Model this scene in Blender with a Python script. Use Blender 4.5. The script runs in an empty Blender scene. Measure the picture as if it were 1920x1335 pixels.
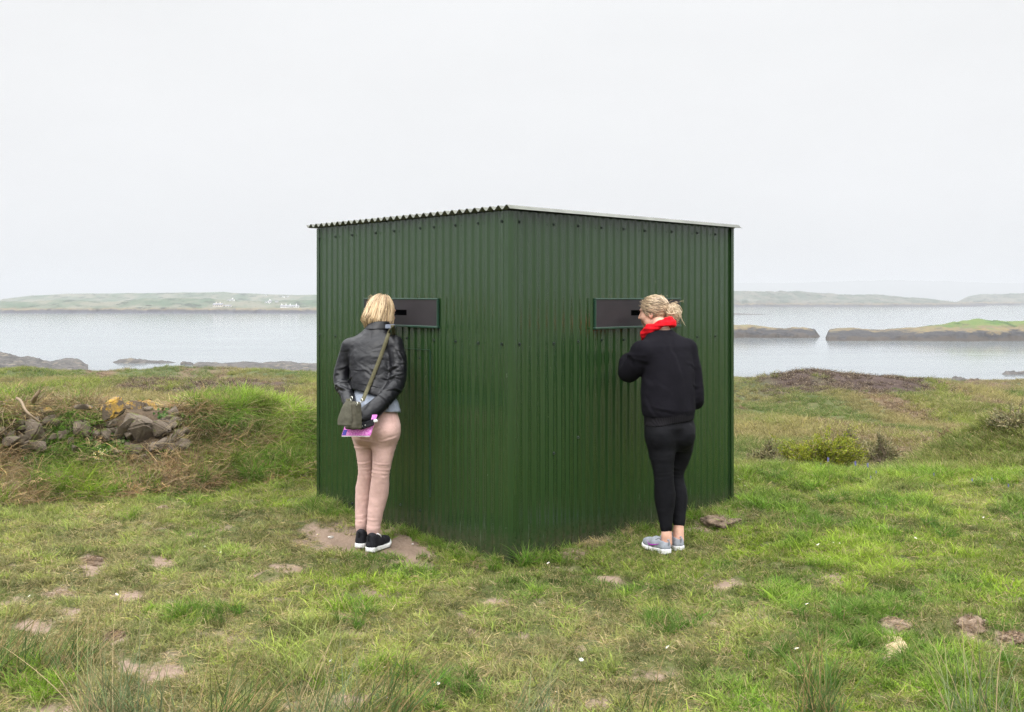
import bpy, bmesh, math, random
import numpy as np
from mathutils import Vector, Matrix, Euler

SC = bpy.context.scene
COL = SC.collection
R = math.radians
F_PX, HOR, CX, HC = 1867.0, 555.0, 960.0, 1.62     # photo focal length in px, horizon row, centre column, eye height

# ------------------------------------------------------------------ camera
cam_d = bpy.data.cameras.new('camera')
cam_d.sensor_width = 36.0
cam_d.lens = 35.0
cam_d.shift_y = -112.5 / 1920.0
cam_d.clip_start = 0.1
cam_d.clip_end = 30000.0
cam = bpy.data.objects.new('camera', cam_d)
COL.objects.link(cam)
cam.location = (0, 0, HC)
cam.rotation_euler = (R(90), 0, 0)
SC.camera = cam

# ------------------------------------------------------------------ world: overcast sky, brighter overhead
SUN_EL, SUN_AZ = R(52), R(205)
w = bpy.data.worlds.new('World')
SC.world = w
w.use_nodes = True
nt = w.node_tree
nt.nodes.clear()
out = nt.nodes.new('ShaderNodeOutputWorld')
bg = nt.nodes.new('ShaderNodeBackground')
sky = nt.nodes.new('ShaderNodeTexSky')
sky.sky_type = 'NISHITA'
sky.sun_disc = False
sky.sun_elevation = SUN_EL
sky.sun_rotation = SUN_AZ
hsv = nt.nodes.new('ShaderNodeHueSaturation')
hsv.inputs['Saturation'].default_value = 0.25
nt.links.new(sky.outputs[0], hsv.inputs['Color'])
tc = nt.nodes.new('ShaderNodeTexCoord')
sep = nt.nodes.new('ShaderNodeSeparateXYZ')
nt.links.new(tc.outputs['Generated'], sep.inputs[0])
cr = nt.nodes.new('ShaderNodeValToRGB')                 # overcast luminance against height in the sky
els = cr.color_ramp.elements
els[0].position = 0.0
els[1].position = 1.0
LUM = 80.0                                               # ramp holds luminance / LUM
els[0].color = (8.0 / LUM, 8.1 / LUM, 8.3 / LUM, 1)
els[1].color = (64 / LUM, 65 / LUM, 66 / LUM, 1)
def stop(pos, v, tint=(1, 1, 1)):
    e = cr.color_ramp.elements.new(pos)
    e.color = (v * tint[0] / LUM, v * tint[1] / LUM, v * tint[2] / LUM, 1)
cr.color_ramp.interpolation = 'B_SPLINE'
stop(0.08, 9.1, (.99, 1, 1.02)); stop(0.2, 9.5, (.995, 1, 1.01)); stop(0.32, 9.2, (.99, 1, 1.012)); stop(0.45, 16, (.99, 1, 1.015)); stop(0.60, 52, (.99, 1, 1.015)); stop(0.85, 63, (.99, 1, 1.015))
nt.links.new(sep.outputs['Z'], cr.inputs[0])
cl = nt.nodes.new('ShaderNodeTexNoise')                 # soft cloud structure
cl.inputs['Scale'].default_value = 2.2
cl.inputs['Detail'].default_value = 4
cl.inputs['Roughness'].default_value = 0.55
mp = nt.nodes.new('ShaderNodeMapping')
mp.inputs['Scale'].default_value = (1, 1, 2.6)
nt.links.new(tc.outputs['Generated'], mp.inputs[0])
nt.links.new(mp.outputs[0], cl.inputs['Vector'])
mr = nt.nodes.new('ShaderNodeMapRange')
mr.inputs['From Min'].default_value = 0.3
mr.inputs['From Max'].default_value = 0.7
mr.inputs['To Min'].default_value = 80 * 0.97
mr.inputs['To Max'].default_value = 80 * 1.03
nt.links.new(cl.outputs[0], mr.inputs['Value'])
mul = nt.nodes.new('ShaderNodeMix'); mul.data_type = 'RGBA'; mul.blend_type = 'MULTIPLY'
mul.inputs['Factor'].default_value = 1.0
nt.links.new(cr.outputs[0], mul.inputs[6]); nt.links.new(mr.outputs[0], mul.inputs[7])
mix = nt.nodes.new('ShaderNodeMix'); mix.data_type = 'RGBA'
mix.inputs['Factor'].default_value = 0.94
nt.links.new(hsv.outputs[0], mix.inputs[6]); nt.links.new(mul.outputs[2], mix.inputs[7])
nt.links.new(mix.outputs[2], bg.inputs['Color'])
bg.inputs['Strength'].default_value = 0.10
nt.links.new(bg.outputs[0], out.inputs[0])

sun_d = bpy.data.lights.new('sun', 'SUN')
sun_d.energy = 1.5
sun_d.angle = R(24)
sun_d.color = (1.0, 0.97, 0.92)
sun = bpy.data.objects.new('sun', sun_d)
COL.objects.link(sun)
sdir = Vector((math.sin(SUN_AZ) * math.cos(SUN_EL), math.cos(SUN_AZ) * math.cos(SUN_EL), math.sin(SUN_EL)))
sun.rotation_euler = sdir.to_track_quat('Z', 'Y').to_euler()
sun.location = (0, 0, 20)

SC.view_settings.view_transform = 'Standard'
SC.view_settings.look = 'None'
SC.view_settings.exposure = 0.0
SC.view_settings.gamma = 1.0
SC.view_settings.use_curve_mapping = False
SC.render.engine = 'CYCLES'
SC.cycles.max_bounces = 6
SC.cycles.diffuse_bounces = 3
SC.cycles.glossy_bounces = 3
SC.cycles.transmission_bounces = 3
SC.cycles.volume_bounces = 0
SC.cycles.use_denoising = True
SC.cycles.denoiser = 'OPENIMAGEDENOISE'
SC.cycles.denoising_prefilter = 'NONE'
SC.cycles.denoising_quality = 'HIGH'
SC.cycles.use_adaptive_sampling = False

# ------------------------------------------------------------------ helpers
def P(px, py, Z):
    """photo pixel at depth Z -> world point"""
    return Vector(((px - CX) / F_PX * Z, Z, HC - (py - HOR) / F_PX * Z))

def tag(o, label=None, cat=None, group=None, kind=None):
    if label: o['label'] = label
    if cat: o['category'] = cat
    if group: o['group'] = group
    if kind: o['kind'] = kind
    return o

def link(name, me, mat=None, parent=None, smooth=False):
    o = bpy.data.objects.new(name, me)
    COL.objects.link(o)
    if mat is not None and not me.materials:
        me.materials.append(mat)
    if parent is not None:
        o.parent = parent
    if smooth:
        me.polygons.foreach_set('use_smooth', np.ones(len(me.polygons), dtype=bool))
    return o

def empty(name, loc=(0, 0, 0), rz=0.0):
    o = bpy.data.objects.new(name, None)
    COL.objects.link(o)
    o.empty_display_size = 0.2
    o.location = loc
    o.rotation_euler = (0, 0, rz)
    return o

def mesh_np(name, V, faces):
    """faces: (n,4) or (n,3) int array, or list of such arrays"""
    me = bpy.data.meshes.new(name)
    fl = faces if isinstance(faces, list) else [faces]
    V = np.asarray(V, dtype=np.float32)
    me.vertices.add(len(V))
    me.vertices.foreach_set('co', V.ravel())
    loops = np.concatenate([np.asarray(f, dtype=np.int32).ravel() for f in fl])
    tot = np.concatenate([np.full(len(f), np.asarray(f).shape[1], dtype=np.int32) for f in fl])
    start = np.concatenate([[0], np.cumsum(tot)[:-1]]).astype(np.int32)
    me.loops.add(len(loops))
    me.loops.foreach_set('vertex_index', loops)
    me.polygons.add(len(tot))
    me.polygons.foreach_set('loop_start', start)
    me.polygons.foreach_set('loop_total', tot)
    me.update(calc_edges=True)
    return me

def fattr(me, name, arr, typ='FLOAT', dom='POINT'):
    a = me.attributes.new(name, typ, dom)
    arr = np.asarray(arr, dtype=np.float32)
    if typ == 'FLOAT': a.data.foreach_set('value', arr.ravel())
    elif typ == 'FLOAT_VECTOR': a.data.foreach_set('vector', arr.ravel())
    elif typ == 'FLOAT_COLOR': a.data.foreach_set('color', arr.ravel())
    elif typ == 'INT': a.data.foreach_set('value', arr.astype(np.int32).ravel())

def ss(a, b, x):
    t = np.clip((np.asarray(x, dtype=float) - a) / (b - a), 0, 1)
    return t * t * (3 - 2 * t)

def _h(ix, iy, iz, s):
    n = (ix.astype(np.int64) * 374761393 + iy.astype(np.int64) * 668265263 + iz.astype(np.int64) * 2147483647 + s * 974634777) & 0xffffffff
    n = ((n ^ (n >> 13)) * 1274126177) & 0xffffffff
    n = ((n ^ (n >> 16)) * 2246822519) & 0xffffffff
    return ((n ^ (n >> 15)) & 0xffffff) / float(0xffffff) * 2 - 1

def vn2(x, y, s=0):
    x = np.asarray(x, dtype=float); y = np.asarray(y, dtype=float)
    ix = np.floor(x); iy = np.floor(y)
    fx = x - ix; fy = y - iy
    fx = fx * fx * (3 - 2 * fx); fy = fy * fy * (3 - 2 * fy)
    z = np.zeros_like(ix)
    a = _h(ix, iy, z, s); b = _h(ix + 1, iy, z, s); c = _h(ix, iy + 1, z, s); d = _h(ix + 1, iy + 1, z, s)
    return (a * (1 - fx) + b * fx) * (1 - fy) + (c * (1 - fx) + d * fx) * fy

def vn3(p, s=0):
    x, y, z = p[..., 0], p[..., 1], p[..., 2]
    i = [np.floor(q) for q in (x, y, z)]
    f = [q - k for q, k in zip((x, y, z), i)]
    f = [q * q * (3 - 2 * q) for q in f]
    r = 0
    for dx in (0, 1):
        for dy in (0, 1):
            for dz in (0, 1):
                wgt = (f[0] if dx else 1 - f[0]) * (f[1] if dy else 1 - f[1]) * (f[2] if dz else 1 - f[2])
                r = r + wgt * _h(i[0] + dx, i[1] + dy, i[2] + dz, s)
    return r

def fbm2(x, y, octv=4, s=0, gain=0.5):
    r = 0; a = 1.0; tot = 0
    for k in range(octv):
        r = r + a * vn2(x, y, s + k * 17)
        tot += a
        x = np.asarray(x) * 2.03 + 11.7; y = np.asarray(y) * 2.03 - 5.3; a *= gain
    return r / tot

# ------------------------------------------------------------------ node material helper
class NM:
    def __init__(self, name):
        self.m = bpy.data.materials.new(name)
        self.m.use_nodes = True
        self.t = self.m.node_tree
        self.t.nodes.clear()
        self.out = self.t.nodes.new('ShaderNodeOutputMaterial')
        self.b = self.t.nodes.new('ShaderNodeBsdfPrincipled')
        self.t.links.new(self.b.outputs[0], self.out.inputs[0])
    def n(self, typ, **kw):
        nd = self.t.nodes.new(typ)
        for k, v in kw.items():
            setattr(nd, k, v)
        return nd
    def l(self, a, b):
        self.t.links.new(a, b)
    def put(self, sock, v):
        if hasattr(v, 'is_output'):
            self.l(v, sock)
        else:
            sock.default_value = v if not (isinstance(v, tuple) and len(v) == 3 and sock.type == 'RGBA') else (*v, 1)
    def pos(self):
        return self.n('ShaderNodeNewGeometry').outputs['Position']
    def obj(self):
        return self.n('ShaderNodeTexCoord').outputs['Object']
    def attr(self, name, inst=False):
        a = self.n('ShaderNodeAttribute')
        a.attribute_name = name
        if inst: a.attribute_type = 'INSTANCER'
        return a
    def map(self, vec, scale=(1, 1, 1), rot=(0, 0, 0)):
        m = self.n('ShaderNodeMapping')
        self.l(vec, m.inputs[0]); m.inputs['Scale'].default_value = scale; m.inputs['Rotation'].default_value = rot
        return m.outputs[0]
    def noise(self, vec, scale, detail=4, rough=0.55, dist=0.0):
        n = self.n('ShaderNodeTexNoise')
        self.l(vec, n.inputs['Vector'])
        n.inputs['Scale'].default_value = scale; n.inputs['Detail'].default_value = detail
        n.inputs['Roughness'].default_value = rough; n.inputs['Distortion'].default_value = dist
        return n.outputs[0]
    def ramp(self, fac, stops):
        r = self.n('ShaderNodeValToRGB')
        e = r.color_ramp.elements
        e[0].position = stops[0][0]; e[0].color = (*stops[0][1], 1)
        e[1].position = stops[-1][0]; e[1].color = (*stops[-1][1], 1)
        for p, c in stops[1:-1]:
            k = e.new(p); k.color = (*c, 1)
        self.l(fac, r.inputs[0])
        return r.outputs[0]
    def mr(self, v, a, b, c=0.0, d=1.0):
        m = self.n('ShaderNodeMapRange')
        m.inputs[1].default_value = a; m.inputs[2].default_value = b; m.inputs[3].default_value = c; m.inputs[4].default_value = d
        self.l(v, m.inputs[0])
        return m.outputs[0]
    def mix(self, f, a, b, mode='MIX'):
        m = self.n('ShaderNodeMix'); m.data_type = 'RGBA'; m.blend_type = mode
        self.put(m.inputs[0], f); self.put(m.inputs[6], a); self.put(m.inputs[7], b)
        return m.outputs[2]
    def math(self, op, a, b=0.0):
        m = self.n('ShaderNodeMath'); m.operation = op
        self.put(m.inputs[0], a); self.put(m.inputs[1], b)
        return m.outputs[0]
    def bump(self, h, strength=0.3, dist=0.01, normal=None):
        bp = self.n('ShaderNodeBump')
        bp.inputs['Strength'].default_value = strength; bp.inputs['Distance'].default_value = dist
        self.l(h, bp.inputs['Height'])
        if normal is not None: self.l(normal, bp.inputs['Normal'])
        self.l(bp.outputs[0], self.b.inputs['Normal'])
        return bp.outputs[0]
    def set(self, **kw):
        names = dict(color='Base Color', rough='Roughness', metal='Metallic', spec='Specular IOR Level', sheen='Sheen Weight', coat='Coat Weight', coatr='Coat Roughness', ior='IOR')
        for k, v in kw.items():
            self.put(self.b.inputs[names[k]], v)
        return self

def plain(name, col, rough=0.6, var=0.12, scale=30, metal=0.0, spec=0.5, bump=0.0, bscale=200, bdist=0.002):
    m = NM(name)
    o = m.obj()
    n = m.noise(o, scale, 4)
    c = m.mix(m.mr(n, 0.3, 0.7), tuple(x * (1 - var) for x in col), tuple(min(1, x * (1 + var)) for x in col))
    m.set(color=c, rough=rough, metal=metal, spec=spec)
    if bump:
        m.bump(m.noise(o, bscale, 3), bump, bdist)
    return m.m
# ------------------------------------------------------------------ land form
SEA = -20.0
A0 = np.array((-4.04, 7.76)); B0 = np.array((-1.74, 8.93))
RT = (B0 - A0) / np.linalg.norm(B0 - A0)
RN = np.array((-RT[1], RT[0]))

def ridge_uv(X, Y):
    dx = X - A0[0]; dy = Y - A0[1]
    return dx * RT[0] + dy * RT[1], dx * RN[0] + dy * RN[1]

def crest(u):
    return np.interp(u, [-3, -.5, 0, 1.0, 2.0, 2.6, 3.3, 4.2, 5.2], [.75, .72, .68, .60, .56, .50, .36, .15, 0])

def ridge(X, Y):
    u, v = ridge_uv(X, Y)
    vv = v + .06 * vn2(u * 3.1, v * 2, 5) + .1 * vn2(u * 1.1, v * .7, 6)
    front = .35 * ss(-.25, .35, vv) + .65 * ss(.12, .62, vv)
    back = 1 - .9 * ss(.95, 2.6, vv)
    return crest(u) * front * back * (1 + .09 * vn2(u * 2.3, v * 2.3, 8))

# soil patches seen in the photo: px, py, half-width px, half-height px, strength
SOIL = [(660, 1000, 115, 26, 1.3), (770, 1016, 62, 20, 1.2), (1345, 975, 40, 18, .8), (935, 1124, 36, 9, 1.2), (1145, 1078, 32, 11, 1.3), (1350, 1088, 40, 9, 1.0),
        (300, 1047, 30, 10, 1), (165, 1058, 32, 16, 1), (118, 1105, 34, 12, 1.1), (240, 1112, 36, 12, 1.1), (335, 1125, 30, 12, .8),
        (55, 1165, 40, 20, 1.), (140, 1145, 26, 12, .8), (320, 1255, 52, 28, 1.1), (235, 1245, 26, 14, .9), (215, 1195, 24, 12, .9),
        (885, 1182, 20, 9, 1), (975, 1182, 26, 10, 1), (660, 1180, 26, 10, .9), (870, 1150, 16, 6, .8), (1085, 1210, 22, 7, .8),
        (1675, 1172, 34, 16, 1.1), (1820, 1168, 34, 20, 1.0), (1900, 1190, 32, 18, 1.0), (1675, 1222, 52, 18, 1.1),
        (1020, 1305, 36, 14, .8), (1120, 1300, 32, 12, .8), (1540, 1290, 30, 12, .8), (1330, 1160, 30, 10, .6), (1300, 1150, 26, 8, .6), (570, 1203, 24, 8, .8),
        (650, 1148, 22, 7, .7), (700, 1103, 28, 7, .7), (540, 1060, 34, 8, .5), (770, 1050, 40, 9, .6), (1075, 1052, 36, 11, .8), (905, 1042, 24, 10, .6),
        (1160, 1000, 60, 16, .6), (1220, 985, 40, 12, .7), (1010, 1127, 14, 6, .8), (400, 1185, 30, 8, .5), (1130, 1150, 26, 8, .5), (1560, 1080, 22, 6, .7),
        (1430, 1310, 24, 10, .7), (560, 1310, 30, 10, .6), (100, 1320, 50, 14, .8), (1240, 1262, 34, 8, .5), (1180, 1262, 26, 8, .6)]

def soil(X, Y):
    Yc = np.maximum(Y, .5)
    px = CX + F_PX * X / Yc
    py = HOR + F_PX * HC / Yc
    n = fbm2(X * 9, Y * 9, 4, 31) * .9 + fbm2(X * 2.4, Y * 2.4, 2, 33) * .35
    r = np.zeros_like(px)
    for (a, b, w_, h_, k) in SOIL:
        d = np.sqrt(((px - a) / (w_ * 1.18)) ** 2 + ((py - b) / (h_ * 1.18)) ** 2)
        r = np.maximum(r, k * (1.12 - d) + n * 1.05 * (d < 1.9))
    # scattered small worn spots
    s2 = fbm2(X * 1.7, Y * 1.7, 3, 41) * .6 + fbm2(X * 6, Y * 6, 3, 43) * .7 - .37
    r = np.maximum(r, s2 * 2.2 * (1 - ss(7.4, 8.6, Y)))
    return np.clip(r, 0, 1) * (1 - ss(9.5, 11, Y))

def H(X, Y, fine=True):
    X = np.asarray(X, dtype=float); Y = np.asarray(Y, dtype=float)
    U = X / np.maximum(Y, .5)
    t = np.maximum(0, Y - 9.2)
    right = ss(.4, 1.6, X)
    edge = 9.2 + .35 * vn2(X * .8, X * 0 + 3.3, 61)
    z = -.069 * t * (1 + .17 * ss(.0, .3, U) + .14 * ss(-.08, -.2, U)) * ss(0, 4, t)
    z = z - .42 * ss(edge - .5, edge + 2.6, Y) * right
    z = z - .05 * ss(-4, 0, -Y + 2)
    # heath hummocks
    z = z + fbm2(X / 3.2, Y / 3.2, 3, 71) * .22 * ss(10, 16, Y)
    z = z + fbm2(X / 7., Y / 11., 3, 72) * .75 * ss(14, 40, Y)
    z = z + fbm2(X / 28., Y / 45., 3, 73) * .9 * ss(45, 130, Y)
    # hummock by the right edge, dark heather mound further out, bracken rise on the left
    def mound(px, Y0, rx, ry, h):
        x0 = (px - CX) / F_PX * Y0
        return h * np.exp(-(((X - x0) / rx) ** 2 + ((Y - Y0) / ry) ** 2))
    z = z + mound(1930, 11.0, 1.1, 1.0, .75) + mound(1585, 60, 6.4, 8, 1.5) + mound(1690, 62, 3.4, 5, .35) + mound(1480, 58, 4, 6, .5)
    z = z + mound(375, 62, 6, 14, .45) + mound(345, 120, 5, 9, .9) + mound(430, 135, 5, 9, .8) + mound(60, 90, 6, 9, .6) + mound(200, 105, 6, 9, .5) + mound(130, 120, 16, 18, .9) + mound(480, 44, 2.6, 4, .25)
    z = z + mound(560, 110, 8, 14, .8)
    z = z + mound(255, 235, 9, 20, 2.2)
    z = z + ridge(X, Y)
    z = z - .05 * np.exp(-((X / 1.1) ** 2 + ((Y - 6.3) / .8) ** 2)) - .02 * np.exp(-((X / 3) ** 2 + ((Y - 7) / 1.2) ** 2))
    if fine:
        near = 1 - ss(9, 14, Y)
        z = z + near * (.030 * fbm2(X * 1.3, Y * 1.3, 3, 81) + .030 * fbm2(X * 5, Y * 5, 3, 83) + .014 * vn2(X * 13, Y * 13, 85))
        z = z - .018 * soil(X, Y) * near
    shore = ss(285, 330, Y + 10 * vn2(U * 14, U * 0, 77) - 55 * ss(.0, .28, U))
    z = z * (1 - shore) + (SEA - 3.5) * shore
    return np.maximum(z, SEA - 4)

def Hs(x, y):
    return float(H(np.array([x]), np.array([y]))[0])

def G(px, py):
    """photo pixel on the near lawn -> ground point"""
    Z = HC * F_PX / (py - HOR)
    for _ in range(6):
        Z = (HC - Hs((px - CX) / F_PX * Z, Z)) * F_PX / (py - HOR)
    x = (px - CX) / F_PX * Z
    return Vector((x, Z, Hs(x, Z)))

def cover(X, Y):
    """share of brown growth (dead bracken and heather), of dark heather and bank soil painted dark for crevices, 0..1"""
    U = X / np.maximum(Y, .5)
    px = CX + F_PX * U
    n = fbm2(X / (1.2 + Y * .035), Y / (2.0 + Y * .12), 4, 91)
    br = ss(.10, .42, n + .05) * ss(9.6, 13, Y)
    def blob(p, y0, wx, wy):
        return np.exp(-(((px - p) / wx) ** 4 + ((Y - y0) / wy) ** 4))
    dark = np.clip(1.4 * blob(1590, 62, 165, 12) + .9 * blob(1790, 24, 40, 3) * 0 , 0, 1) * ss(-.6, -.05, fbm2(X / 1.5, Y / 3, 3, 95) + .1)
    br2 = np.clip(1.5 * blob(375, 66, 150, 26) + blob(478, 46, 60, 8), 0, 1) * ss(-.7, -.1, fbm2(X / 1.2, Y / 2.4, 3, 97))
    u_, v_ = ridge_uv(X, Y)
    bank = ss(-.3, .1, v_) * ss(1.3, .9, v_) * ss(5, 4, u_) * (X < .3)  # bank soil, coloured dark to stand for shaded gaps between the stones
    return np.clip(br + br2 + .8 * bank, 0, 1), np.clip(dark + .75 * br2 + .55 * bank, 0, 1)

# ------------------------------------------------------------------ ground sheet
uu = np.concatenate([-np.geomspace(6, .84, 14), np.linspace(-.80, .80, 540), np.geomspace(.84, 6, 14)])
nu, nv = len(uu), 660
yy = np.concatenate([-np.geomspace(90, .5, 20), np.linspace(.6, 3.2, 30)[:-1], np.exp(np.linspace(math.log(3.2), math.log(345), nv - 49))])
UU, YY = np.meshgrid(uu, yy)
off = np.where(YY < 3.2, 1 + (3.2 - YY) * .25, 1.0)
XX = UU * np.maximum(YY, 3.2) * off
ZZ = H(XX, YY)
V = np.stack([XX, YY, ZZ], -1).reshape(-1, 3)
idx = np.arange(nv * nu).reshape(nv, nu)
Fq = np.stack([idx[:-1, :-1], idx[:-1, 1:], idx[1:, 1:], idx[1:, :-1]], -1).reshape(-1, 4)
gme = mesh_np('ground', V, Fq)
fattr(gme, 'soil', soil(XX, YY))
br, dk = cover(XX, YY)
fattr(gme, 'brown', br); fattr(gme, 'dark', dk)
rock = ss(SEA + 2.6, SEA + 1.2, ZZ + .8 * fbm2(XX / 6, YY / 9, 3, 99)) * ss(150, 200, YY)
fattr(gme, 'rock', rock)
m = NM('ground_turf')
p = m.pos()
n1 = m.noise(p, 3.0, 6, .65); n2 = m.noise(p, 45, 4, .7); n3 = m.noise(p, .35, 5, .6)
green = m.mix(m.mr(n1, .35, .65), (.030, .045, .012), (.075, .085, .026))
green = m.mix(m.mr(n2, .35, .7), green, (.095, .092, .040))
heath = m.mix(m.mr(n3, .35, .65), (.034, .052, .013), (.070, .070, .026))
brown = m.mix(m.mr(n2, .3, .7), (.060, .040, .026), (.15, .105, .062))
dark = m.mix(m.mr(n2, .3, .7), (.028, .019, .017), (.065, .044, .036))
dirt = m.mix(m.mr(n2, .3, .72), (.120, .083, .060), (.275, .205, .155))
dirt = m.mix(m.mr(m.noise(p, 160, 3, .7), .55, .75), dirt, (.085, .058, .040))
dirt = m.mix(m.mr(n1, .3, .7), dirt, (.195, .143, .107))
sepp = m.n('ShaderNodeSeparateXYZ'); m.l(p, sepp.inputs[0])
c = m.mix(m.mr(sepp.outputs['Y'], 9.5, 14), green, heath)
c = m.mix(m.attr('brown').outputs['Fac'], c, brown)
c = m.mix(m.attr('dark').outputs['Fac'], c, dark)
sf = m.math('MULTIPLY_ADD', m.mr(n2, .2, .8, -.25, .25), 1.0)
sn = m.n('ShaderNodeMath'); sn.operation = 'ADD'; m.l(m.attr('soil').outputs['Fac'], sn.inputs[0]); m.l(m.mr(n2, .2, .8, -.3, .3), sn.inputs[1])
c = m.mix(m.mr(sn.outputs[0], .15, .6), c, dirt)
rk = m.mix(m.mr(m.noise(p, .8, 5, .7), .35, .65), (.030, .028, .028), (.105, .095, .088))
c = m.mix(m.attr('rock').outputs['Fac'], c, rk)
m.set(color=c, rough=.95, spec=.1)
m.bump(m.noise(p, 70, 5, .75), .6, .012)
ground = link('ground', gme, m.m, smooth=True)
tag(ground, 'short worn turf with bare earth, falling to rough heath and the shore', 'ground', kind='structure')

# ------------------------------------------------------------------ sea
sme = mesh_np('sea', [(-14000, 30, SEA), (14000, 30, SEA), (14000, 16000, SEA), (-14000, 16000, SEA)], np.array([[0, 1, 2, 3]]))
m = NM('sea_water')
p = m.pos()
pm = m.map(p, (.05, .12, 1))
wv = m.noise(pm, 1.0, 3, .55)
wv2 = m.noise(m.map(p, (.012, .05, 1)), 1.0, 3, .5)
m.set(color=m.mix(m.mr(wv2, .35, .65), (.085, .105, .115), (.125, .145, .152)), rough=.11, spec=.5, ior=1.33)
m.bump(wv, .10, .5)
tag(link('sea', sme, m.m), 'calm pale grey sea reaching to the horizon', 'sea', kind='structure')

# ------------------------------------------------------------------ islands and far coast
ISL = []                                                # island surfaces, kept to stand houses on
def coast_mat(name, shore_h, pale, green_a, green_b, rockc=(.018, .017, .018), top=None, sc=1.0):
    m = NM(name)
    p = m.pos()
    s = m.n('ShaderNodeSeparateXYZ'); m.l(p, s.inputs[0])
    nz = m.noise(p, .16 * sc, 6, .65)
    hz = m.n('ShaderNodeMath'); hz.operation = 'ADD'
    m.l(s.outputs['Z'], hz.inputs[0]); m.l(m.mr(nz, .25, .75, -shore_h * .45, shore_h * .45), hz.inputs[1])
    g = m.mix(m.mr(m.noise(m.map(p, (1, .55, 1)), .05 * sc, 6, .66), .42, .58), green_a, green_b)
    g = m.mix(m.mr(m.noise(p, .11 * sc, 4, .6), .56, .60), g, tuple(x * .45 for x in green_a))
    up = m.n('ShaderNodeNewGeometry').outputs['Normal']
    su = m.n('ShaderNodeSeparateXYZ'); m.l(up, su.inputs[0])
    rock_c = m.mix(m.mr(m.noise(m.map(p, (1, 1, 2.2)), .5 * sc, 6, .7), .35, .65), rockc, tuple(x * 2.3 for x in rockc))
    lich = m.mix(m.mr(m.noise(p, .3 * sc, 5, .7), .45, .6), (.105, .085, .052), (.15, .110, .050))
    c = m.mix(m.mr(hz.outputs[0], SEA + shore_h * .30, SEA + shore_h * .48), (pale), rock_c)
    c = m.mix(m.mr(hz.outputs[0], SEA + shore_h * .78, SEA + shore_h * 1.0), c, lich)
    c = m.mix(m.mr(hz.outputs[0], SEA + shore_h * 1.1, SEA + shore_h * 1.5), c, g)
    m.set(color=c, rough=.95, spec=.1)
    m.bump(m.noise(p, .6 * sc, 5, .7), .7, .6 / sc)
    return m.m

def island(name, label, knots, Y0, depth, mat, seed, shore=1.0, rough=1.0, nx=260, ny=36, tilt=0.0):
    """knots: (photo column, photo row of the skyline); waterline at depth Y0"""
    k = np.array(knots, dtype=float)
    px = np.linspace(k[0, 0], k[-1, 0], nx)
    crest_row = np.interp(px, k[:, 0], k[:, 1])
    Yr = Y0 + depth * .45
    zc = np.maximum(HC - (crest_row - HOR) / F_PX * Yr - SEA, .0)
    x = (px - CX) / F_PX * Y0
    u = np.linspace(0, 1, ny)
    Xg, Ug = np.meshgrid(x, u)
    Zc = np.broadcast_to(zc, Xg.shape)
    prof = np.minimum(1, ss(0, .10, Ug) * (.35 + .12 * shore) + ss(.05, .45, Ug) * (.65 - .12 * shore)) * (1 - ss(.55, 1, Ug))
    scale = depth / 40.
    n = fbm2(Xg / (9 * scale) + seed, Ug * depth / (9 * scale), 5, seed, .6)
    n2 = fbm2(Xg / (2.6 * scale) + seed, Ug * depth / (2.6 * scale), 4, seed + 3, .6)
    Zg = SEA - 1.2 + (Zc + 1.2) * prof * (1 + .16 * n * rough) + (n2 * .07 * rough) * Zc * np.minimum(1, prof * 2)
    Yg = Y0 + Ug * depth + (n * .10 + tilt * (Xg - x[0]) / max(1, depth)) * depth
    Xo = Xg * Yg / Y0
    V = np.stack([Xo, Yg, Zg], -1).reshape(-1, 3)
    ix = np.arange(nx * ny).reshape(ny, nx)
    Fq = np.stack([ix[:-1, :-1], ix[:-1, 1:], ix[1:, 1:], ix[1:, :-1]], -1).reshape(-1, 4)
    o = link(name, mesh_np(name, V, Fq), mat, smooth=True)
    tag(o, label, name.replace('_', ' '), kind='structure')
    ISL.append((V, Fq))
    return o

near_isl = coast_mat('island_rock_and_turf', 5.0, (.046, .037, .030), (.050, .095, .018), (.085, .115, .030))
low_isl = coast_mat('low_island_rock', 5.0, (.048, .039, .032), (.10, .105, .05), (.16, .14, .08))
far_isl = coast_mat('far_coast', 5.0, (.035, .032, .040), (.038, .055, .036), (.100, .096, .075), sc=.55)
far_green = coast_mat('far_fields', 4.5, (.035, .033, .044), (.048, .075, .042), (.120, .118, .085), sc=.45)
def skerry_rock():
    m = NM('skerry_rock')
    p = m.pos()
    st = m.noise(m.map(p, (.5, .5, 1.6), (0, .5, 0)), .9, 6, .75)
    c = m.mix(m.mr(st, .36, .64), (.012, .011, .012), (.085, .075, .066))
    c = m.mix(m.mr(m.noise(p, .35, 4, .6), .56, .66), c, (.125, .105, .075))
    m.set(color=c, rough=.8, spec=.3)
    m.bump(st, 1.0, .8)
    return m.m
skerry_m = skerry_rock()

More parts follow.
